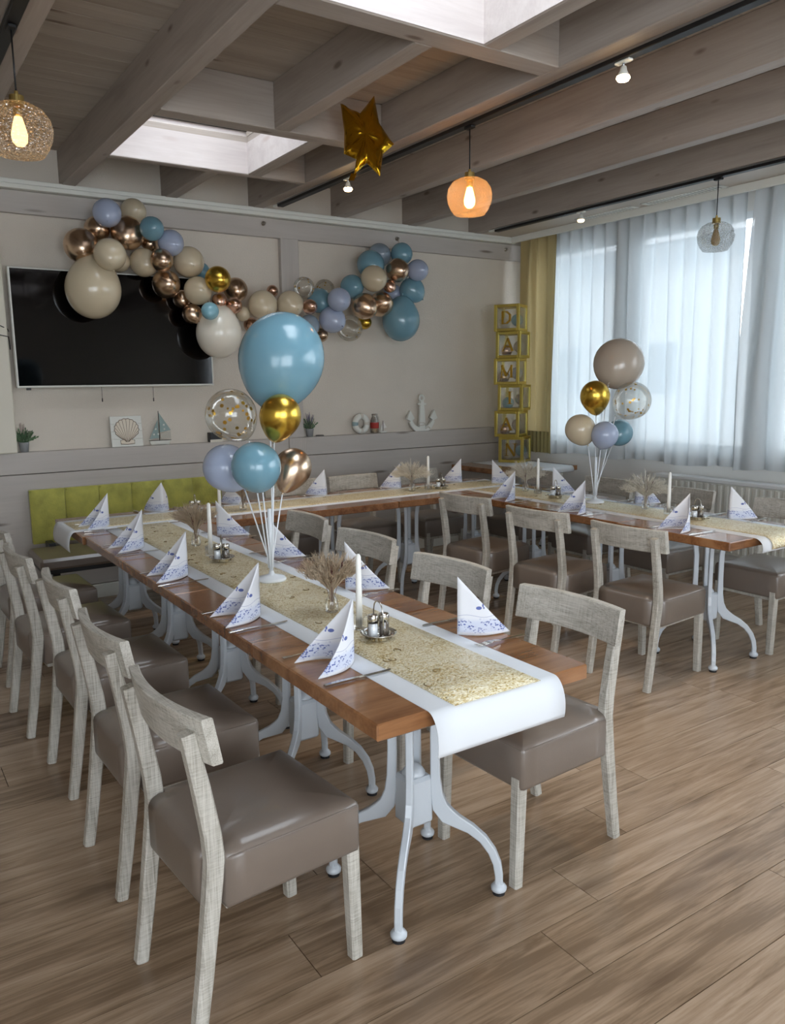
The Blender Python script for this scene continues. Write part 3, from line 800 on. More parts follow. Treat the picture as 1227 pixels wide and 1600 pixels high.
# ------------------------------------------------------------------ runners
def drape_path(y_edge, z, sgn, drop, out):
    """points leaving a table edge at y_edge, curling out and down (local t, z)"""
    pts = []
    for k in range(13):
        a = k / 12
        ang = a * pi * .62
        pts.append((y_edge + sgn * (out * sin(ang)), z - drop * (1 - cos(ang)) / (1 - cos(pi * .62))))
    return pts
def runner(name, axis, c, hw, e0, e1, z, m, label, cat, drape0=None, drape1=None, th=.0012, group=None, wob=0.):
    path = []
    if drape0: path += drape_path(e0, z, -1, *drape0)[::-1]
    else: path.append((e0, z))
    k = max(2, int(abs(e1 - e0) / .12))
    path += [(e0 + (e1 - e0) * i / k, z) for i in range(1, k)]
    if drape1: path += drape_path(e1, z, 1, *drape1)
    else: path.append((e1, z))
    n = len(path) - 1
    def fn(u, v):
        i = min(int(round(u * n)), n); t, zz = path[i]
        s = (2 * v - 1) * hw + c + wob * sin(t * 23)
        return (s, t, zz) if axis == 'y' else (t, s, zz)
    nx = 6
    vs = [fn(i / n, j / nx) for i in range(n + 1) for j in range(nx + 1)]
    fs = [(i * (nx + 1) + j, (i + 1) * (nx + 1) + j, (i + 1) * (nx + 1) + j + 1, i * (nx + 1) + j + 1) for i in range(n) for j in range(nx)]
    o = MB().add(vs, fs, True).build(name, m)
    solid(o, th)
    return tag(o, label, cat, group)
Z1, Z2, Z3 = .7510, .7526, .7540
runner('paper_runner', 'y', 1.308, .215, 1.503, 4.56, Z1, M['paper'], 'white paper runner down the %s, curling over its end' % LEFT, 'table runner', drape0=(.108, .045))
runner('gold_runner', 'y', 1.312, .146, 1.488, 4.60, Z2, M['goldcloth'], 'gold mesh runner on the %s' % LEFT, 'table runner')
runner('paper_runner', 'x', 4.80, .215, .933, 4.235, Z1 + .0005, M['paper'], 'white paper runner along the %s, hanging over the bench end' % BACK, 'table runner', drape0=(.11, .035))
runner('gold_runner', 'x', 4.80, .146, .95, 4.20, Z2 + .0005, M['goldcloth'], 'gold mesh runner on the %s' % BACK, 'table runner')
runner('paper_runner', 'y', 3.915, .215, 2.282, 4.58, Z1, M['paper'], 'white paper runner on the %s, bent over its free end' % RIGHT, 'table runner', drape0=(.07, .05))
runner('gold_runner', 'y', 3.925, .150, 2.282, 4.58, Z2, M['goldcloth'], 'gold mesh runner on the %s, bent over its free end' % RIGHT, 'table runner', drape0=(.062, .056))
runner('paper_runner', 'y', 5.03, .25, 5.048, 5.83, .7915, M['paper'], 'white paper cloth under the letter box tower', 'table runner', drape0=(.05, .03))

# ------------------------------------------------------------------ napkins and cutlery
def napkin_mesh():
    """two wings from a spine at the origin, opening towards +x; a uv layer in metres carries the print"""
    H, Lw, nu, nv = .188, .172, 12, 10
    vs = []; fs = []; uvs = []
    for s in (-1, 1):
        o = len(vs)
        d_ = Vector((cos(R(30)), s * sin(R(30)), 0)); nrm = Vector((-sin(R(30)), s * cos(R(30)), 0))
        for i in range(nu + 1):
            for j in range(nv + 1):
                u, v = i / nu, j / nv
                top = H * (1 - u) ** 1.03 + .0015
                bot = .003 * (1 - u) * u * 4 * .0
                z = bot + (top - bot) * v
                bulge = .022 * sin(pi * min(1, u * 1.0)) * (1 - .6 * z / H) - .012 * u * u
                p = d_ * (Lw * u) + nrm * bulge
                vs.append((p.x, p.y, z)); uvs.append((Lw * u + (0 if s < 0 else .31), z))
        fs += [(o + i * (nv + 1) + j, o + (i + 1) * (nv + 1) + j, o + (i + 1) * (nv + 1) + j + 1, o + i * (nv + 1) + j + 1) for i in range(nu) for j in range(nv)]
    me = bpy.data.meshes.new('napkin'); me.from_pydata(vs, [], fs)
    l = me.uv_layers.new(name='UVMap')
    for lp in me.loops: l.data[lp.index].uv = (uvs[lp.vertex_index][0] % .31, uvs[lp.vertex_index][1])
    me.polygons.foreach_set('use_smooth', [True] * len(fs)); me.update()
    me.materials.append(M['napkin'])
    return me
NAP = napkin_mesh()
def knife_parts():
    h = MB().bar([(-.105, 0, .003), (-.06, 0, .0035), (0, 0, .0032)], [.013, .015, .011], [.005, .006, .004], (0, 1, 0)).mesh('handle')
    bl_ = MB().prism([(0, -.006), (.05, -.009), (.09, -.008), (.105, -.003), (.108, .004), (.0, .006)], 0, .0015)
    bl_.v = [(x, z, y + .0025) for x, y, z in bl_.v]
    return h, bl_.mesh('blade')
def fork_parts():
    h = MB().bar([(-.10, 0, .003), (-.05, 0, .0035), (.0, 0, .004), (.03, 0, .008)], [.015, .010, .006, .010], .003, (0, 1, 0)).mesh('handle')
    t = MB().bar([(.03, 0, .008), (.045, 0, .007)], [.010, .023], .002, (0, 1, 0))
    for k in range(4):
        yy = -.0095 + k * .0063
        t.tube([(.044, yy, .007), (.07, yy, .004), (.095, yy * .9, .006)], [.0017, .0016, .0008], 5)
    return h, t.mesh('tines')
KN, FK = knife_parts(), fork_parts()
for me in KN + FK: me.materials.append(M['steel'])
def setting(x, y, rz, where, on_runner=.0):
    """diner sits in local +x direction; spine of the napkin at the origin"""
    ca, sa = cos(R(rz)), sin(R(rz))
    o = obj('napkin', NAP, None, None, (x, y, .7530), (0, 0, R(rz) + rng.uniform(-.08, .08)))
    solid(o, .0014)
    tag(o, 'blue printed napkin, %s' % where, 'napkin', 'standing napkins at the place settings')
    for nm, parts, dy, nd in (('knife', KN, .13, 'knife'), ('fork', FK, -.13, 'fork')):
        px, py = x + ca * .065 - sa * dy, y + sa * .065 + ca * dy
        t = thing(nm, 'steel %s beside the napkin %s' % (nd, where), nd, (px, py, .7532), R(rz) + pi + rng.uniform(-.06, .06), 'table cutlery')
        for me, pn in zip(parts, (('handle', 'blade') if nm == 'knife' else ('handle', 'tines'))):
            obj(pn, me, None, t)
LB = 'of long blue balloon table'
for i, (x, y) in enumerate(((1.13, 1.915), (1.10, 2.50), (1.10, 3.235), (1.125, 3.945), (1.145, 4.68))):
    setting(x, y, 180, '%s from draped end, bench side %s' % (ORD[i], LB))
for i, (x, y) in enumerate(((1.521, 1.928), (1.518, 2.628), (1.52, 3.34), (1.53, 4.0))):
    setting(x, y, 0, '%s from draped end, inner side %s' % (ORD[i], LB))
for i, x in enumerate((1.55, 2.07, 2.72, 3.37, 3.96)):
    setting(x, 4.975, 90, '%s from green bench corner, shelf wall run' % ORD[i])
for i, (x, y) in enumerate(((3.66, 2.64), (3.662, 3.385), (3.685, 4.04))):
    setting(x, y, 180, '%s from free end, inner side of window run' % ORD[i])
for i, (x, y) in enumerate(((4.085, 2.68), (4.12, 3.37), (4.09, 4.09), (4.09, 4.75))):
    setting(x, y, 0, '%s from free end, radiator side of window run' % ORD[i])

# ------------------------------------------------------------------ centrepieces
VASE = MB().lathe([(0, .001), (.020, .001), (.023, .006), (.024, .03), (.020, .048), (.0125, .060), (.0115, .072), (.015, .080), (.0150, .0805)], 20).mesh('vase_body')
VASE.materials.append(M['glass'])
def plume_mesh(seed, n, spread, length, droop, seeds):
    rr = random.Random(seed); b = MB()
    for _ in range(n):
        a = rr.uniform(0, 2 * pi); e = spread * math.sqrt(rr.random()); l = length * rr.uniform(.72, 1.0)
        d = Vector((cos(a) * sin(e), sin(a) * sin(e), cos(e)))
        p0 = Vector((rr.uniform(-.006, .006), rr.uniform(-.006, .006), .012))
        p1 = Vector((d.x * .012, d.y * .012, .080))
        p2 = p1 + d * l * .5
        p3 = p1 + d * l * .8 + Vector((d.x, d.y, 0)) * droop * .4 - Vector((0, 0, droop * sin(e) * .5))
        p4 = p1 + d * l + Vector((d.x, d.y, 0)) * droop - Vector((0, 0, droop * sin(e) * 1.6))
        w = .0015
        b.tube([p0, p1, p2, p3, p4], [.0008, .0008, w, w * 1.3, .0003], 3)
        for _k in range(seeds):
            t = rr.uniform(.25, 1)
            q = p2.lerp(p4, t)
            dd = (d + Vector((rr.uniform(-.6, .6), rr.uniform(-.6, .6), rr.uniform(-.1, .6)))).normalized()
            b.tube([q, q + dd * rr.uniform(.012, .026)], [.0011, .0002], 3)
    return b.mesh('plumes')
PLB = plume_mesh(11, 170, .80, .15, .02, 12); PLB.materials.append(M['plume'])
PLW = plume_mesh(12, 190, 1.05, .16, .03, 14); PLW.materials.append(M['plumewhite'])
def sprig_mesh():
    b = MB(); rr = random.Random(4)
    for k in range(3):
        a = 2.2 * k; e = .25
        d = Vector((cos(a) * sin(e), sin(a) * sin(e), cos(e)))
        b.tube([Vector((0, 0, .02)), d * .11, d * .165 + Vector((0, 0, .012))], [.001, .001, .0008], 4)
        for j in range(12):
            q = d * (.11 + .006 * j)
            b.tube([q, q + Vector((rr.uniform(-.008, .008), rr.uniform(-.008, .008), .012))], [.0028, .0008], 4)
    return b.mesh('sprigs')
SPR = sprig_mesh(); SPR.materials.append(M['sprig'])
HOLD = MB().lathe([(0, .001), (.026, .001), (.028, .004), (.028, .046), (.0255, .046), (.0255, .010), (.013, .010), (.0125, .034), (.0108, .034), (.0108, .007), (0, .007)], 8, smooth=False).mesh('holder_body'); HOLD.materials.append(M['glass'])
CAND = MB().lathe([(.0105, .0), (.0105, .09), (.0085, .235), (.004, .243), (0, .243)], 14).mesh('candle_body'); CAND.materials.append(M['wax'])
WICK = MB().tube([(0, 0, .242), (.0006, 0, .252)], .0008, 5).mesh('wick'); WICK.materials.append(M['dark'])
TRAY = MB().lathe([(0, .002), (.040, .002), (.043, .004), (.043, .016), (.057, .019), (.058, .021), (.041, .018), (.040, .006), (0, .006)], 28).mesh('tray'); TRAY.materials.append(M['steel'])
HAND = MB().tube([(0, -.034, .005), (0, -.034, .085), (0, -.028, .105), (0, -.016, .117), (0, 0, .121), (0, .016, .117), (0, .028, .105), (0, .034, .085), (0, .034, .005)], .0024, 8).mesh('handle'); HAND.materials.append(M['steel'])
JAR = MB().lathe([(0, 0), (.0165, 0), (.017, .003), (.017, .050), (.0155, .052)], 18).mesh('jar'); JAR.materials.append(M['glass'])
CAPM = MB().lathe([(.0172, .048), (.0172, .070), (.015, .073), (0, .074)], 18).mesh('cap'); CAPM.materials.append(M['steel'])
FILL = MB().lathe([(0, .0035), (.015, .0035), (.015, .042), (0, .044)], 14).mesh('filling')
FSALT = FILL.copy(); FSALT.materials.append(M['salt']); FPEP = FILL; FPEP.materials.append(M['pepper'])
def centre(vx, vy, cx, cy, tx, ty, where, white=False, rz=0., tilt=None):
    z = .7535
    v = thing('bud_vase', 'small clear glass bud vase %s' % where, 'vase', (vx, vy, z), 0, 'bud vases on the tables'); obj('body', VASE, None, v)
    g = thing('dried_grass', '%s dried grass bunch in the bud vase %s' % ('bleached white' if white else 'beige fluffy', where), 'dried flowers', (vx, vy, z), rz, 'dried grass bunches')
    obj('plumes', PLW if white else PLB, None, g)['kind'] = 'stuff'
    obj('sprigs', SPR, None, g)
    h = thing('candle_holder', 'clear glass candle holder %s' % where, 'candle holder', (cx, cy, z), 0, 'glass candle holders'); obj('body', HOLD, None, h)
    c = thing('taper_candle', 'white taper candle %s' % where, 'candle', (cx, cy, z + .0072), 0, 'white taper candles'); obj('body', CAND, None, c); obj('wick', WICK, None, c)
    t = thing('cruet_stand', 'round steel cruet stand %s' % where, 'cruet stand', (tx, ty, z), rz, 'steel cruet stands')
    obj('tray', TRAY, None, t); obj('handle', HAND, None, t)
    for k, (dx, nm, fl, lab) in enumerate(((-.019, 'salt_shaker', FSALT, 'white salt shaker'), (.019, 'pepper_shaker', FPEP, 'brown pepper shaker'))):
        px, py = tx + dx * cos(rz), ty + dx * sin(rz)
        s = thing(nm, '%s %s' % (lab, where), 'shaker', (px, py, z + .0062), 0, nm.replace('_', ' ') + 's')
        obj('jar', JAR, None, s); obj('cap', CAPM, None, s); obj('filling', fl, None, s)
centre(1.32, 2.384, 1.299, 2.163, 1.296, 2.043, 'near the draped end of the long blue balloon table', rz=-.12)
centre(1.346, 3.811, 1.322, 3.549, 1.317, 3.40, 'between blue balloon stand and green bench', rz=-.45)
centre(1.995, 4.74, 1.846, 4.76, 1.70, 4.80, 'in front of the green bench on the shelf wall run', rz=-.2)
centre(3.344, 4.78, 3.50, 4.79, 3.594, 4.76, 'beside the window corner on the shelf wall run', white=True, rz=-.3)
centre(3.99, 4.262, 3.975, 4.12, 3.93, 3.90, 'by the room corner end of the window run', white=True, rz=-.5)
centre(4.005, 3.204, 3.965, 3.003, 3.93, 2.78, 'near the free end of the window run', white=True, rz=-.4)
CURL = MB().tube([(.014 * cos(a / 8 * 4.2) * (1 - .05 * a), .009 * sin(a / 8 * 4.2), .002) for a in range(9)], .0014, 5).mesh('scatter_curl')
for k in range(58):
    if k < 34: x, y = 1.312 + rng.uniform(-.13, .13), rng.uniform(1.55, 4.5)
    elif k < 46: x, y = rng.uniform(1.1, 4.1), 4.80 + rng.uniform(-.12, .12)
    else: x, y = 3.925 + rng.uniform(-.13, .13), rng.uniform(2.4, 4.5)
    o = obj('table_scatter', CURL, M['curl'], None, (x, y, .7537), (0, 0, rng.uniform(0, 6.28)))
    tag(o, 'small dark gold curl scattered on the gold runner', 'table scatter', 'curls scattered on the gold runners')

# ------------------------------------------------------------------ balloons
def balloon_profile(el, tear):
    prof = []
    n = 22
    for i in range(n + 1):
        t = pi * i / n                       # 0 bottom .. pi top
        r = sin(t); z = -cos(t)
        if z < 0:
            z *= (1 + tear * .55 * (-z) ** 2); r *= (1 - .16 * tear * (-z) ** 1.5)
        prof.append((max(r, 0.0), z * el))
    return prof
bmesh_cache = {}
def balloon(kind, x, y, z, r, el, label, group, tear=.4, rot=(0, 0, 0), seed=0, confetti=0, m=None):
    key = (round(el, 1), tear, kind)
    if key not in bmesh_cache:
        pr = balloon_profile(round(el, 1), tear)
        me = MB().lathe(pr, 32).mesh('skin'); me.materials.append(m or BAL[kind])
        zb = pr[0][1]
        kn = MB().lathe([(.02, zb + .02), (.045, zb - .015), (.03, zb - .05), (.06, zb - .10), (.055, zb - .115), (0, zb - .10)], 10).mesh('knot'); kn.materials.append(m or BAL[kind])
        bmesh_cache[key] = (me, kn)
    me, kn = bmesh_cache[key]
    t = thing('balloon', label, 'balloon', (x, y, z), 0, group)
    t.rotation_euler = rot
    for nm, mm in (('skin', me), ('knot', kn)):
        o = obj(nm, mm, None, t); o.scale = (r, r, r)
    if confetti:
        rr = random.Random(seed); b = MB()
        for _ in range(confetti):
            a = rr.uniform(0, 2 * pi); ph = rr.uniform(.15, .5) * pi if rr.random() < .8 else rr.uniform(.5, .8) * pi
            c = Vector((sin(ph) * cos(a), sin(ph) * sin(a), -cos(ph) * el)) * (r * .965)
            s = .0075 * rr.uniform(.6, 1.2)
            u = c.normalized().orthogonal().normalized(); w = c.normalized().cross(u)
            u2 = u * cos(a) + w * sin(a); w2 = w * cos(a) - u * sin(a)
            nn = c.normalized() * .0006
            b.add([c + u2 * s * cos(q * pi / 3) + w2 * s * sin(q * pi / 3) + nn for q in range(6)] + [c + u2 * s * cos(q * pi / 3) + w2 * s * sin(q * pi / 3) - nn for q in range(6)],
                  [tuple(range(6)), tuple(range(11, 5, -1))] + [(q, (q + 1) % 6, (q + 1) % 6 + 6, q + 6) for q in range(6)])
        b.build('confetti', M['confetti'], t)['kind'] = 'stuff'
    return t
GARLAND = [('lav', 1.536, 5.759, 2.7, 0.094, 1.0), ('sand', 1.763, 5.924, 2.761, 0.089, 1.0), ('chrome', 1.692, 5.847, 2.597, 0.115, 0.97), ('teal', 1.818, 5.705, 2.615, 0.082, 1.05), ('chrome', 1.5, 5.906, 2.615, 0.087, 0.8), ('chrome', 1.365, 5.815, 2.482, 0.114, 0.98), ('sand', 1.496, 5.605, 2.405, 0.105, 0.97), ('sand', 1.63, 5.875, 2.405, 0.072, 1.2), ('SAND', 1.413, 5.766, 2.199, 0.182, 1.06), ('lav', 1.958, 5.737, 2.537, 0.09, 0.95), ('sand', 1.793, 5.849, 2.405, 0.099, 1.05), ('chrome', 1.871, 5.695, 2.408, 0.079, 1.04), ('sand', 2.1, 5.79, 2.422, 0.11, 1.06), ('chrome', 1.929, 5.8, 2.26, 0.1, 1.03), ('chrome', 1.853, 5.883, 2.539, 0.055, 0.8), ('teal', 2.227, 5.886, 2.38, 0.062, 1.0), ('gold', 2.244, 5.609, 2.291, 0.092, 1.05), ('chrome', 2.489, 5.875, 2.257, 0.091, 1.04), ('sand', 2.143, 5.747, 2.22, 0.101, 1.03), ('chrome', 2.068, 5.881, 2.17, 0.067, 1.07), ('rose', 2.294, 5.725, 2.158, 0.054, 1.03), ('rose', 2.408, 5.725, 2.125, 0.06, 0.97), ('chrome', 2.11, 5.8, 2.06, 0.072, 1.02), ('aqua', 2.18, 5.627, 2.069, 0.063, 1.0), ('CREAM', 2.288, 5.748, 1.923, 0.167, 1.05), ('sand', 2.508, 5.8, 2.074, 0.055, 1.09), ('rose', 2.605, 5.875, 1.997, 0.057, 1.15), ('sand', 2.64, 5.725, 2.138, 0.109, 0.99), ('rose', 2.795, 5.875, 2.263, 0.046, 0.88), ('sand', 2.871, 5.725, 2.152, 0.103, 1.09), ('sand', 2.859, 5.875, 2.073, 0.056, 1.0), ('clear', 2.994, 5.725, 2.283, 0.083, 0.98), ('rose', 3.041, 5.725, 2.14, 0.059, 1.11), ('teal', 3.213, 5.881, 2.208, 0.099, 1.2), ('clear', 3.317, 5.975, 2.311, 0.083, 1.04), ('lav', 3.263, 5.647, 2.197, 0.093, 1.07), ('teal', 3.483, 5.812, 2.325, 0.097, 1.02), ('lav', 3.266, 5.772, 2.053, 0.107, 0.99), ('grey', 3.069, 5.8, 2.002, 0.085, 1.02), ('chrome', 3.216, 5.875, 1.935, 0.057, 1.19), ('clear', 3.488, 5.875, 1.997, 0.108, 1.2), ('gold', 3.683, 5.95, 2.057, 0.061, 1.0), ('chrome', 3.542, 5.721, 2.164, 0.105, 1.05), ('chrome', 3.746, 5.787, 2.194, 0.103, 1.1), ('sand', 3.609, 5.675, 2.383, 0.105, 1.1), ('lav', 3.992, 5.968, 2.307, 0.083, 1.09), ('rose', 3.797, 5.725, 2.338, 0.053, 1.0), ('chrome', 3.878, 5.725, 2.471, 0.099, 1.0), ('teal', 3.673, 5.822, 2.517, 0.114, 0.97), ('grey', 3.824, 5.919, 2.614, 0.099, 0.97), ('teal', 3.972, 5.8, 2.62, 0.092, 0.96), ('lav', 4.062, 5.697, 2.479, 0.089, 1.1), ('teal', 4.082, 5.81, 2.329, 0.108, 1.02), ('TEAL', 3.967, 5.813, 2.072, 0.162, 1.1)]
GL = dict(lav='periwinkle blue latex balloon in the wall garland', sand='mid-sized or small matte sand balloon in the wall garland', teal='mid-sized dusty teal balloon in the wall garland',
          aqua='small pale aqua balloon in the wall garland next to the big ivory one', grey='grey blue balloon in the wall garland', chrome='shiny champagne chrome balloon in the wall garland',
          rose='small shiny rose gold balloon in the wall garland', gold='shiny yellow gold balloon in the wall garland', clear='clear confetti balloon in the wall garland',
          SAND='big sand balloon hanging in front of the television corner', CREAM='big ivory balloon hanging over the lower television corner', TEAL='big dusty teal balloon hanging from the right garland end')
def zone(x, z):
    if x < 2.35: return 'above the television' if z > 2.36 else 'before the television screen'
    if x < 2.95: return 'between television and wall post'
    if x < 3.40: return 'just past the wall post'
    if x < 3.85: return 'in its rising part above the life ring'
    return 'under the hook at its anchor end'
GN = dict(lav='periwinkle', sand='matte sand', teal='dusty teal', aqua='pale aqua', grey='grey blue', chrome='champagne chrome', rose='rose gold', gold='shiny gold', clear='clear')
zones = {}
for i, g in enumerate(GARLAND):
    if not g[0].isupper(): zones.setdefault((g[0], zone(g[1], g[3])), []).append((g[4], i))
glabel = {}
for (k, zn), lst in zones.items():
    lst.sort(reverse=True)
    for q, (r, i) in enumerate(lst):
        sz = '' if len(lst) == 1 else 'largest ' if q == 0 else 'smallest ' if q == len(lst) - 1 else ORD[q] + ' largest '
        glabel[i] = '%s%s balloon of the wall garland %s' % (sz, GN[k], zn)
for i, (k, x, y, z, r, el) in enumerate(GARLAND):
    big = k.isupper()
    lab = glabel[i] if not big else GL[k].replace('right garland end', 'garland end above the anchor')
    rr = random.Random(i)
    rot = (rr.uniform(-.1, .1) + pi, rr.uniform(-.1, .1), 0) if big else (R(-70) + rr.uniform(-.5, .5), rr.uniform(-.6, .6), 0)
    balloon(k.lower(), x, y, z, r, el if big else 1.0 + (el - 1) * .5, lab, None if big or k == 'aqua' else '%s balloons of the garland' % k, .3, rot, i, 14 if k == 'clear' else 0)
# string and hooks carrying the garland
hm = MB().lathe([(0, 0), (.018, 0), (.018, .004), (.008, .006), (.006, .02), (.011, .026), (0, .030)], 12).mesh('hook_body'); hm.materials.append(M['steel'])
for x, z, lab in ((1.60, 2.785, 'steel hook on the wall beam above the television'), (2.81, 2.795, 'steel hook on the wall beam beside the wall post'), (4.08, 2.785, 'steel hook on the wall beam holding the garland end'), (5.34, 2.79, 'steel hook on the wall beam in the room corner')):
    h = thing('wall_hook', lab, 'hook', (x, 6.03, z)); o = obj('body', hm, None, h, (0, 0, 0), (R(90), 0, 0))
gs = [(1.60, 6.0, 2.785), (1.6, 5.86, 2.66), (1.75, 5.84, 2.52), (2.0, 5.84, 2.42), (2.25, 5.84, 2.24), (2.55, 5.84, 2.10), (3.0, 5.84, 2.12), (3.4, 5.84, 2.18), (3.75, 5.84, 2.35), (3.95, 5.84, 2.52), (4.08, 6.0, 2.785)]
tag(MB().tube(gs, .0022, 5).build('garland_string', M['rope']), 'thin pale string threading the balloon garland to the wall hooks', 'string')

def bunch(sx, sy, items, where, hubz=1.02):
    st = thing('balloon_stand', 'white balloon stand with thin rods, %s' % where, 'balloon stand', (sx, sy, .7535))
    MB().lathe([(0, 0), (.058, 0), (.060, .006), (.055, .014), (.030, .020), (.012, .028), (.009, .04), (0, .04)], 28).build('base', M['acryl'], st)
    MB().tube([(0, 0, .03), (0, 0, hubz - .7535 + .05)], .0085, 10).build('pole', M['acryl'], st)
    for (k, x, y, z, r, el, lab, conf) in items:
        tear = .6 if k in ('gold', 'chrome') else .25
        neck = Vector(((sx - x) * .75, (sy - y) * .75, -max(.16, r * 1.2))).normalized()      # necks lean in towards the pole
        q = Vector((0, 0, -1)).rotation_difference(neck).to_euler()
        balloon(k, x, y, z, r, el, lab, None, tear, tuple(q), 5, conf)
        e = Vector((x, y, z)) + neck * (r * el * (1 + tear * .55) + r * .09) - Vector((sx, sy, .7535))
        a = math.atan2(e.y, e.x)
        MB().tube([(.010 * cos(a), .010 * sin(a), .05), (.014 * cos(a), .014 * sin(a), .10), e], .0030, 6).build('rod', M['acryl'], st)
bunch(1.347, 2.934, [
    ('blue', 1.447, 2.980, 1.646, 0.1727, 1.07, 'huge sky blue balloon on the blue balloon stand', 0),
    ('clear', 1.237, 3.020, 1.429, 0.1024, 1.0, 'clear confetti balloon on the blue balloon stand', 46),
    ('gold', 1.346, 2.800, 1.425, 0.0797, 1.05, 'shiny gold balloon below the huge sky blue one', 0),
    ('lav', 1.220, 3.050, 1.216, 0.0951, 1.0, 'periwinkle balloon behind the smaller blue balloon on the blue balloon stand', 0),
    ('blue', 1.260, 2.850, 1.233, 0.0966, 1.0, 'smaller sky blue balloon on the blue balloon stand', 0),
    ('chrome', 1.490, 3.000, 1.199, 0.0793, 1.05, 'champagne chrome balloon on the blue balloon stand', 0),
], 'on the long table amid the large blue balloon bunch', 1.0)
bunch(3.96, 3.574, [
    ('stone', 4.248, 3.660, 1.652, 0.1660, 1.0, 'big stone beige balloon on the window side balloon stand', 0),
    ('gold', 3.854, 3.500, 1.444, 0.0921, 1.05, 'shiny gold balloon on the window side balloon stand', 0),
    ('clear', 4.034, 3.360, 1.4165, 0.1166, 1.0, 'clear confetti balloon on the window side balloon stand', 40),
    ('sand', 3.857, 3.620, 1.234, 0.0972, 1.0, 'sand beige small balloon on the window side balloon stand', 0),
    ('lav', 3.929, 3.480, 1.202, 0.0857, 1.0, 'periwinkle balloon on the window side balloon stand', 0),
    ('teal', 4.323, 3.700, 1.188, 0.0911, 1.0, 'dusty teal balloon on the window side balloon stand', 0),
], 'on the window side tables', 1.0)

# gold foil star under the ceiling
def star():
    t = thing('star_balloon', 'gold foil star balloon floating up against the ceiling beams', 'balloon', (2.43, 3.88, 2.85))
    out = [(-.132, .160), (-.030, .115), (.050, .200), (.075, .070), (.152, -.030), (.090, -.085), (.068, -.208), (.0, -.135), (-.07, -.20), (-.055, -.115), (-.12, -.085), (-.115, .03)]
    pts = []
    n = len(out)
    for i in range(n):
        a, c = Vector(out[i]), Vector(out[(i + 1) % n])
        pts += [a.lerp(c, j / 5) for j in range(5)]
    m = len(pts); rr = random.Random(2); vs = []; fs = []
    rings = [1.0, .93, .82, .66, .48, .28]
    for side in (-1, 1):
        o = len(vs)
        for ri, k in enumerate(rings):
            for i, p in enumerate(pts):
                th = .062 * (1 - k ** 2.2) ** .6 * side if k < 1 else 0
                th += (0 if k == 1 else rr.uniform(-.008, .008) * side)
                zz = p.y * k * 1.12; bend = -.55 * max(0, -(zz + .02)) if zz < -.02 else 0
                vs.append((p.x * k, th + bend * .75, zz))
        c = len(vs); vs.append((0, .065 * side, 0))
        for ri in range(len(rings) - 1):
            for i in range(m):
                q = (i + 1) % m
                fs.append((o + ri * m + i, o + ri * m + q, o + (ri + 1) * m + q, o + (ri + 1) * m + i))
        for i in range(m):
            fs.append((o + (len(rings) - 1) * m + i, o + (len(rings) - 1) * m + (i + 1) % m, c))
    b = MB().add(vs, fs, True)
    o = b.build('foil', M['foil'], t, (0, 0, 0), (R(-6), 0, R(-30)))
    MB().bar([(-.07, 0, -.215), (-.085, -.01, -.255)], .03, .003, (1, 0, 0)).build('filling_tail', M['foil'], o, (0, -.08, 0))
star()

# ------------------------------------------------------------------ lamps
def track(x, y0, y1, z, label):
    t = thing('lighting_track', label, 'lighting track', (x, (y0 + y1) / 2, z))
    h = (y1 - y0) / 2
    MB().bbox(-.025, .025, -h, h, -.008, .022, .003).build('rail', M['track'], t)
    MB().box(-.0265, -.025, -h, h, .010, .020).box(.025, .0265, -h, h, .010, .020).build('edge', M['silver'], t)
    MB().bbox(-.018, .018, h, h + .09, .004, .020, .003).build('feed', M['white'], t)
track(2.825, .2, 5.75, ZB - .022, 'black lighting track under the beam carrying the amber pendant lamp')
track(4.955, .2, 5.72, ZB - .022, 'black lighting track beside the soffit carrying the unlit pendant lamp')
track(.615, .2, 4.6, ZB - .022, 'black lighting track under the beam carrying the sparkling clear pendant lamp')
beam(.59, .64, YF, YW, name='beam')
SH = [(.030, 0), (.060, -.004), (.092, -.022), (.114, -.052), (.121, -.086), (.116, -.124), (.100, -.160), (.082, -.184), (.072, -.186)]
def pendant(x, y, ztop, label, shade, bulb_m, light=0, col=(1, .55, .2), k=1.0):
    t = thing('pendant_lamp', label, 'pendant lamp', (x, y, ZB - .022))
    zt = ztop - (ZB - .022)
    MB().bbox(-.015, .015, -.03, .03, -.022, -.008, .003).build('track_adapter', M['track'], t)
    MB().tube([(0, 0, -.01), (0, 0, zt + .03)], .0035, 6).build('cord', M['cable'], t)
    MB().lathe([(0, zt + .045), (.007, zt + .045), (.008, zt + .030), (.026, zt + .028), (.027, zt - .008), (0, zt - .008)], 20, smooth=False).build('cap', M['brass'], t)
    prof = [(r * k, zt + h * k) for r, h in SH]
    inner = [(r - .004, h) for r, h in prof[::-1]]
    o = MB().lathe(prof, 40).build('shade', shade, t)
    MB().lathe([(0, zt - .008), (.016, zt - .01), (.016, zt - .04), (0, zt - .045)], 14).build('socket', M['brass'], t)
    MB().lathe([(0, zt - .042), (.014, zt - .046), (.022, zt - .075), (.030, zt - .110), (.027, zt - .135), (.014, zt - .150), (0, zt - .152)], 18).build('bulb', bulb_m, t)
    if light:
        l = bpy.data.lights.new('bulb_light', 'POINT'); l.energy = light; l.color = col; l.shadow_soft_size = .05
        lo = bpy.data.objects.new('bulb_light', l); COL.objects.link(lo); lo.parent = t; lo.location = (0, 0, zt - .10)
BULB_ON = emit('glowing filament bulb', '#ffb45c', 16.)
BULB_DIM = emit('dim filament bulb', '#ffd08a', 3.)
BULB_OFF = mat('amber bulb glass', '#d7b070', .2)
pendant(2.825, 3.48, 2.61, 'lit amber glass pendant lamp on the middle lighting track', M['shadeamber'], BULB_ON, 1.3)
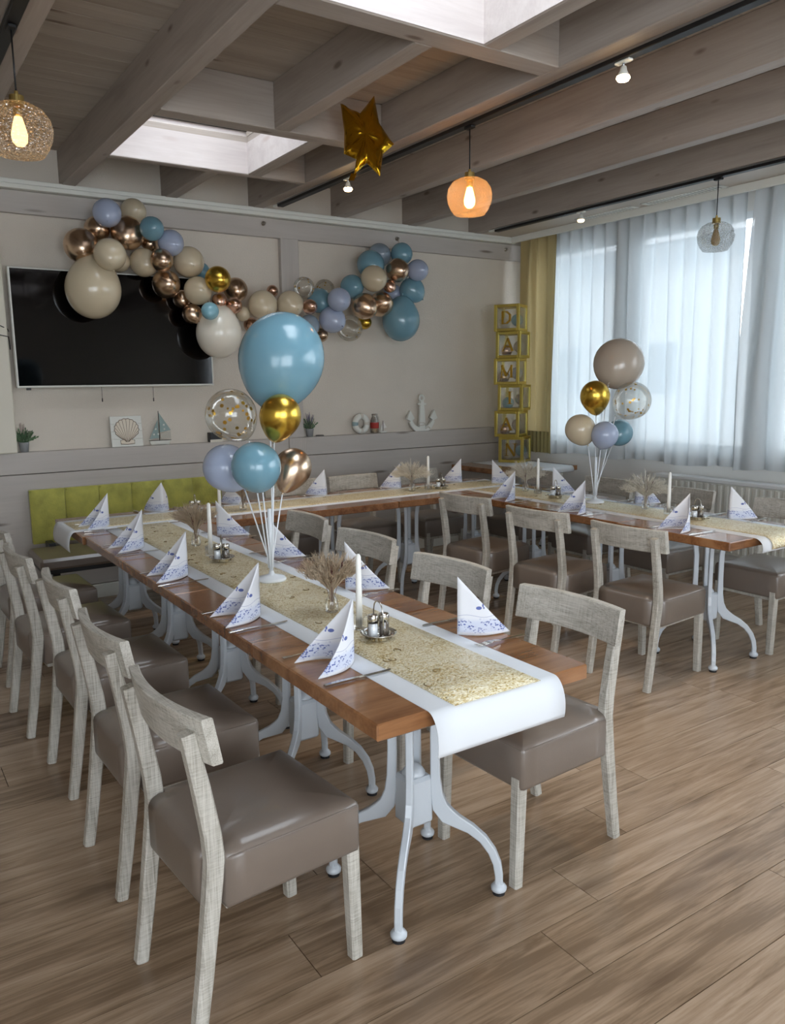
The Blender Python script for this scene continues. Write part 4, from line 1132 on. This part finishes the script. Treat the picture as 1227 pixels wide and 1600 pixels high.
pendant(4.955, 3.47, 2.585, 'unlit clear bubble glass pendant lamp in front of the sheer curtains', M['shadeclear'], BULB_OFF)
pendant(.615, 3.45, 2.60, 'sparkling clear bubble glass pendant lamp near the cream wall panel', M['glitter'], BULB_DIM, .6)
def spot(x, y, label, on=True):
    t = thing('track_spotlight', label, 'spotlight', (x, y, ZB - .022))
    MB().bbox(-.014, .014, -.04, .04, -.018, -.008, .003).build('adapter', M['white'], t)
    MB().tube([(0, 0, -.01), (0, 0, -.035)], .005, 8).build('stem', M['silver'], t)
    MB().lathe([(0, -.03), (.012, -.032), (.016, -.050), (.025, -.066), (.025, -.070), (0, -.069)], 18).build('housing', M['white'], t)
    MB().lathe([(0, -.070), (.027, -.0705), (.029, -.078), (.022, -.088), (0, -.092)], 18).build('lens', emit('spot lens', '#ffd9a0', 22. if on else 3.5), t)
    if on:
        l = bpy.data.lights.new('spot_light', 'SPOT'); l.energy = 26; l.color = (1, .75, .45); l.spot_size = R(75); l.spot_blend = .6; l.shadow_soft_size = .025
        lo = bpy.data.objects.new('spot_light', l); COL.objects.link(lo); lo.parent = t; lo.location = (0, 0, -.10)
spot(2.825, 4.74, 'lit track spotlight below the gold star balloon')
spot(2.825, 2.46, 'lit track spotlight between amber pendant lamp and room middle')
spot(4.955, 4.70, 'faint track spotlight by the soffit vents', False)

# ------------------------------------------------------------------ television
tv = thing('television', 'large black flat television with thin white frame on the wall', 'television', (1.615, 5.97, 1.94))
MB().bbox(-.70, .70, -.012, .03, -.40, .40, .006).build('body', M['white'], tv)
MB().box(-.686, .686, -.0135, -.011, -.386, .388).build('screen', M['screen'], tv)
MB().bbox(-.3, .3, .03, .11, -.15, .15, .004).build('wall_mount', M['dark'], tv)
MB().bbox(-.64, -.61, -.005, .01, -.415, -.40, .002).build('sensor', M['dark'], tv)
for x, l in ((-.14, .08), (.23, .085)):
    c = MB().tube([(x, .012, -.40), (x, .012, -.40 - l)], .0016, 5).build('pull_cord', M['cable'], tv)
    MB().tube([(x, .012, -.40 - l), (x, .012, -.425 - l)], .004, 6).build('weight', M['dark'], c)
for k, pts in enumerate((((.77, 5.935, 2.00), (.82, 5.93, 1.96), (.89, 5.97, 1.93), (.905, 6.03, 1.92)), ((.77, 5.935, 1.95), (.83, 5.93, 1.89), (.89, 5.96, 1.88), (.905, 6.03, 1.80)))):
    tag(MB().tube(pts, .0035, 6).build('cable', M['cable']), ['upper', 'lower'][k] + ' black cable running behind the television from the cream panel', 'cable')

# ------------------------------------------------------------------ things on the ledge
LZ, LY = 1.1005, 6.04
def potted(x, label, lav):
    t = thing('potted_plant', label, 'plant', (x, LY - .005, LZ))
    MB().lathe([(0, 0), (.026, 0), (.033, .062), (.034, .068), (.030, .068), (.028, .058), (0, .056)], 18).build('pot', M['pot'], t)
    rr = random.Random(9 if lav else 8); b = MB(); c = MB()
    for _ in range(70 if not lav else 40):
        a = rr.uniform(0, 6.28); e = rr.uniform(.1, 1.2); l = rr.uniform(.04, .09)
        p = Vector((rr.uniform(-.015, .015), rr.uniform(-.012, .012), .056)); d = Vector((cos(a) * sin(e), sin(a) * sin(e) * .45, cos(e)))
        q = p + d * l; w = d.orthogonal().normalized() * .008
        b.tube([p, q], .001, 3)
        for s in (.6, .85, 1.05):
            m_ = p + d * l * s
            b.add([m_, m_ + d * .012 + w, m_ + d * .026, m_ + d * .012 - w], [(0, 1, 2, 3)])
    for _ in range(9):
        a = rr.uniform(0, 6.28); e = rr.uniform(0, .35)
        d = Vector((cos(a) * sin(e), sin(a) * sin(e) * .4, cos(e))); p = Vector((0, 0, .07))
        c.tube([p, p + d * .09, p + d * rr.uniform(.11, .14)], [.0015, .004, .0015], 5)
    f = b.build('leaves', M['leaf'], t); f['kind'] = 'stuff'
    c.build('flower_stems', M['lavender'] if lav else M['pink'], t)['kind'] = 'stuff'
potted(.94, 'small green potted plant beside the cream panel on the ledge', False)
potted(3.172, 'small lavender plant in a grey pot beside the wall post', True)
# shell picture on white planks
sp = thing('shell_picture', 'white plank picture of a scallop shell leaning on the wall ledge', 'picture', (1.648, 6.035, LZ))
for k in range(4):
    MB().bbox(-.115, .115, -.008, .008, .0565 * k, .0565 * (k + 1) - .0012, .0015).build('plank', M['white'], sp, (0, 0, 0), (R(-6), 0, 0))
sh = []
for i in range(25):
    a = R(-35) + (pi + R(70)) * i / 24
    r = .088 + (.003 if i % 2 else -.003)
    sh.append((r * cos(a), .128 + r * .88 * sin(a)))
sh += [(-.03, .05), (-.052, .045), (-.05, .02), (0, .016), (.05, .02), (.052, .045), (.03, .05)]
shell = MB().prism(sh, -.012, -.0085).build('shell', mat('pale shell', '#ddd2c0', .6), sp, (0, 0, 0), (R(-6), 0, 0))
b = MB(); b.tube([(x, -.0125, z) for x, z in sh + sh[:1]], .0022, 5)
for i in range(2, 24, 2):
    b.tube([(sh[i][0] * .95, -.0125, sh[i][1]), (sh[i][0] * .12, -.0125, .035)], .0012, 4)
b.build('outline', mat('burnt brown line', '#6d5440', .7), shell)
# sailing boat
def sailboat(x, label, s, dark):
    t = thing('model_sailboat', label, 'model boat', (x, LY - .005, LZ))
    hull = MB()
    def hf(u, v):
        a = 2 * u - 1; w = .018 * s * (1 - abs(a) ** 2.4); ang = pi * v
        return (a * .085 * s * (1 - .22 * sin(ang)), -w * cos(ang) - .0, .034 * s * (1 - sin(ang)) + .0005)
    hull.grid(hf, 16, 8); hull.add([(-.085 * s, 0, .034 * s), (.085 * s, 0, .034 * s)] + [hf(i / 16, 0) for i in range(17)] + [hf(i / 16, 1) for i in range(17)], [(0,) + tuple(range(2, 19)) + (1,) + tuple(range(35, 18, -1))])
    h = hull.build('hull', M['white'], t)
    MB().tube([hf(i / 16, 0) for i in range(17)], .0022 * s, 5).build('stripe', M['dark'] if dark else M['white'], h)
    MB().tube([(-.004, 0, .03 * s), (-.004, 0, .255 * s)], .0022, 6).build('mast', M['dark'], t)
    sm_ = mat('teal sail cloth' if dark else 'white sail cloth', '#8ea09c' if dark else '#e4e1da', .8)
    MB().prism([(-.008, .052 * s), (-.08 * s, .045 * s), (-.012, .19 * s)], -.0015, .0015).build('jib', sm_, t)
    MB().prism([(.002, .095 * s), (.085 * s, .108 * s), (.0, .242 * s)], -.0015, .0015).build('mainsail', sm_, t)
    if dark:
        MB().prism([(.004, .05 * s), (.085 * s, .045 * s), (.082 * s, .098 * s), (.004, .085 * s)], -.001, .001).build('lower_sail', mat('linen sail cloth', '#b8b3a6', .8), t)
        for px, pz in ((-.03, .12), (-.012, .082), (.033, .15), (.035, .118), (-.045, .08)):
            st = [((.010 if i % 2 else .0045) * cos(pi / 2 + i * pi / 5), (.010 if i % 2 else .0045) * sin(pi / 2 + i * pi / 5)) for i in range(10)]
            MB().prism([(px + a, pz + c) for a, c in st], -.004, -.0016).build('star', M['white'], t)
sailboat(1.893, 'teal sailed model boat with white stars and white hull on the ledge', 1.0, True)
sailboat(3.915, 'tiny white model sailboat beside the red banded bottle', .42, False)
o = thing('dark_box', 'small black box on the ledge behind the clear confetti balloon', 'box', (2.33, LY, LZ))
MB().bbox(-.05, .05, -.03, .03, 0, .075, .003).build('body', M['dark'], o); MB().bbox(-.05, .05, -.032, -.03, 0, .02, .0005).build('label_strip', M['cream'], o)
tag(MB().lathe([(0, 0), (.035, 0), (.037, .006), (.034, .010), (.03, .006), (0, .005)], 20, (3.27, LY, LZ)).build('dish', mat('grey slate dish', '#77736e', .7)), 'flat grey dish on the ledge beside the lavender pot', 'dish')
# life ring
lr = thing('life_ring', 'white decorative life ring with rope standing on the ledge', 'life ring', (3.672, 6.02, LZ + .0915))
def torus(R0, r, ax, a0=0, a1=2 * pi, n=32, yy=0):
    return [(R0 * cos(a0 + (a1 - a0) * i / n), yy, R0 * sin(a0 + (a1 - a0) * i / n) * 1.08) for i in range(n + 1)], r
p, r = torus(.060, .026, 0); MB().tube(p, r, 12, up=Vector((0, 1, 0))).build('ring', M['white'], lr)
for k, a in enumerate((pi * .0, pi * .5, pi, pi * 1.5)):
    p, r = torus(.060, .0275, 0, a - .22, a + .22, 6); MB().tube(p, r, 12, up=Vector((0, 1, 0))).build('band', mat('teal band', '#8fa5a8', .7) if k == 2 else M['rope'], lr)
# red banded bottle
bt = thing('bottle', 'glass bottle with a red band and white rope on the ledge', 'bottle', (3.822, LY - .005, LZ))
MB().lathe([(0, .001), (.034, .001), (.037, .006), (.037, .115), (.030, .135), (.024, .148), (.028, .160), (.028, .172), (.024, .172), (.021, .15), (.034, .112), (.034, .008), (0, .006)], 22).build('glass', M['glass'], bt)
MB().lathe([(.0375, .045), (.0385, .046), (.0385, .094), (.0375, .095)], 22).build('red_band', mat('red band', '#a8352f', .7), bt)
MB().lathe([(0, .007), (.033, .007), (.033, .043), (0, .045)], 18).build('sand', mat('beige sand', '#c4b194', .9), bt)
MB().tube([(.03, -.012, .15), (.041, -.01, .12), (.042, -.008, .085), (.030, -.03, .08)], .004, 6).build('rope', M['rope'], bt)
# anchor
an = thing('anchor', 'white decorative wooden anchor wound with rope leaning on the ledge', 'anchor', (4.335, 6.03, LZ))
am = M['white']
MB().prism([(-.034, .03), (.034, .03), (.019, .27), (-.019, .27)], -.014, .012).build('shank', am, an)
MB().bbox(-.045, .045, -.012, .012, .236, .254, .003).build('stock', am, an)
p, r = torus(.023, .0105, 0); MB().tube([(x, y, z + .300) for x, y, z in p], r, 10, up=Vector((0, 1, 0))).build('eye', am, an)
arm = []
for i in range(17):
    a = R(205) + R(130) * i / 16; arm.append((.142 * cos(a), 0, .155 + .150 * sin(a)))
MB().bar(arm, .028, [.034 + .026 * (1 - abs(i - 8) / 8) for i in range(17)], (0, 1, 0)).build('arms', am, an)
for s in (-1, 1):
    MB().prism([(s * .172, .112), (s * .136, .190), (s * .088, .116), (s * .128, .092)], -.014, .012).build('fluke', am, an)
rp = [(.05 * cos(t * .7), -.016 - .002 * sin(t), .045 + .022 * sin(t * .7) + .004 * t) for t in range(10)]
MB().tube(rp, .005, 6).tube([(.03, -.014, .02), (.07, -.016, .035), (.085, -.015, .02)], .005, 6).build('rope', M['rope'], an)

# ------------------------------------------------------------------ letter boxes
SB = .240
def strokes(ch):
    t, s = .30, .12       # thick and thin strokes (unit letter, 1 high)
    q = {'D': [((.12, 0), (.12, 1), t), ((.12, .95), (.45, .95), s), ((.45, .95), (.72, .72), t * .8), ((.72, .75), (.72, .25), t), ((.72, .28), (.45, .05), t * .8), ((.12, .05), (.45, .05), s)],
         'A': [((.02, 0), (.42, 1), s), ((.42, 1), (.84, 0), t), ((.18, .34), (.66, .34), s), ((-.08, .02), (.14, .02), .08), ((.66, .02), (.98, .02), .08)],
         'M': [((.06, 0), (.06, 1), s), ((.06, 1), (.45, .12), t), ((.45, .12), (.86, 1), s), ((.86, 0), (.86, 1), t), ((-.08, .02), (.2, .02), .08), ((.68, .02), (1.02, .02), .08)],
         'I': [((.42, 0), (.42, 1), t), ((.2, .02), (.64, .02), .08), ((.2, .98), (.64, .98), .08)],
         'N': [((.08, 0), (.08, 1), s), ((.08, 1), (.78, 0), t), ((.78, 0), (.78, 1), s), ((-.08, .02), (.24, .02), .08), ((.62, .98), (.96, .98), .08)]}
    return q[ch]
zt = .7925
offs = [(.035, -.02, 2), (-.005, -.01, -1), (.04, 0, 1), (-.005, .01, 3), (.01, -.005, -2), (-.015, 0, 2)]
fillers = [('sand', 'aqua'), ('rose', 'sand'), ('aqua', 'chrome'), ('chrome', 'lav'), ('rose', 'sand'), ('sand', 'aqua')]
letters = 'NAIMAD'
bar_m = mat('gold foil edge', '#d3c067', .3, 1., bump=.2, bscale=60)
film = thin_glass('box film', (.98, .98, .96, 1), .09, milk=.08)
for k, ch in enumerate(letters):
    dx, dy, rz = offs[k]
    wh = ['bottom', 'second lowest', 'third lowest', 'third highest', 'second highest', 'top'][k]
    t = thing('letter_box', 'clear box with gold edges and gold letter %s, %s of its tower' % (ch, wh), 'gift box', (5.10 + dx, 5.66 + dy, zt), R(rz - 63), 'stacked letter boxes')
    h = SB / 2; w = .026
    for sx in (-1, 1):
        for sy in (-1, 1):
            MB().bbox(sx * h - (w if sx > 0 else 0), sx * h + (0 if sx > 0 else w), sy * h - (w if sy > 0 else 0), sy * h + (0 if sy > 0 else w), .0, SB - .001, .003).build('edge', bar_m, t)
    for z0 in (0, SB - w - .001):
        for s in (-1, 1):
            MB().bbox(-h + w, h - w, s * h - (w if s > 0 else 0), s * h + (0 if s > 0 else w), z0, z0 + w, .003).build('edge', bar_m, t)
            MB().bbox(s * h - (w if s > 0 else 0), s * h + (0 if s > 0 else w), -h + w, h - w, z0, z0 + w, .003).build('edge', bar_m, t)
    for s in (-1, 1):
        MB().box(-h + w, h - w, s * (h - .008) - .0008, s * (h - .008) + .0008, w, SB - w).build('pane', film, t)
        MB().box(s * (h - .008) - .0008, s * (h - .008) + .0008, -h + w, h - w, w, SB - w).build('pane', film, t)
    MB().box(-h + w, h - w, -h + w, h - w, .004, .006).build('pane', film, t)
    lb = MB(); hh = .115
    for (a, c, wd) in strokes(ch):
        A_, B_ = Vector((a[0] - .43, 0, a[1] - .5)) * hh, Vector((c[0] - .43, 0, c[1] - .5)) * hh
        lb.bar([A_, B_], wd * hh * .62, .004, Vector((B_ - A_).cross(Vector((0, 1, 0)))))
    lb.build('letter', M['letter'], t, (0, -h - .0025, SB / 2))
    for j, fk in enumerate(fillers[k]):
        sx = -1 if j == 0 else 1
        balloon(fk, 5.10 + dx + sx * .048, 5.66 + dy + .034 * sx * (-1), zt + .0075 + .058 * 1.08 + .0 + (.034 if j else 0), .054, 1.0, 'tiny %s balloon inside the box with the letter %s, %s of its tower' % (dict(sand='sand', aqua='aqua', rose='rose gold', chrome='champagne', lav='periwinkle')[fk], ch, wh), None, .0, (pi * .5, 0, 0))
    zt += SB
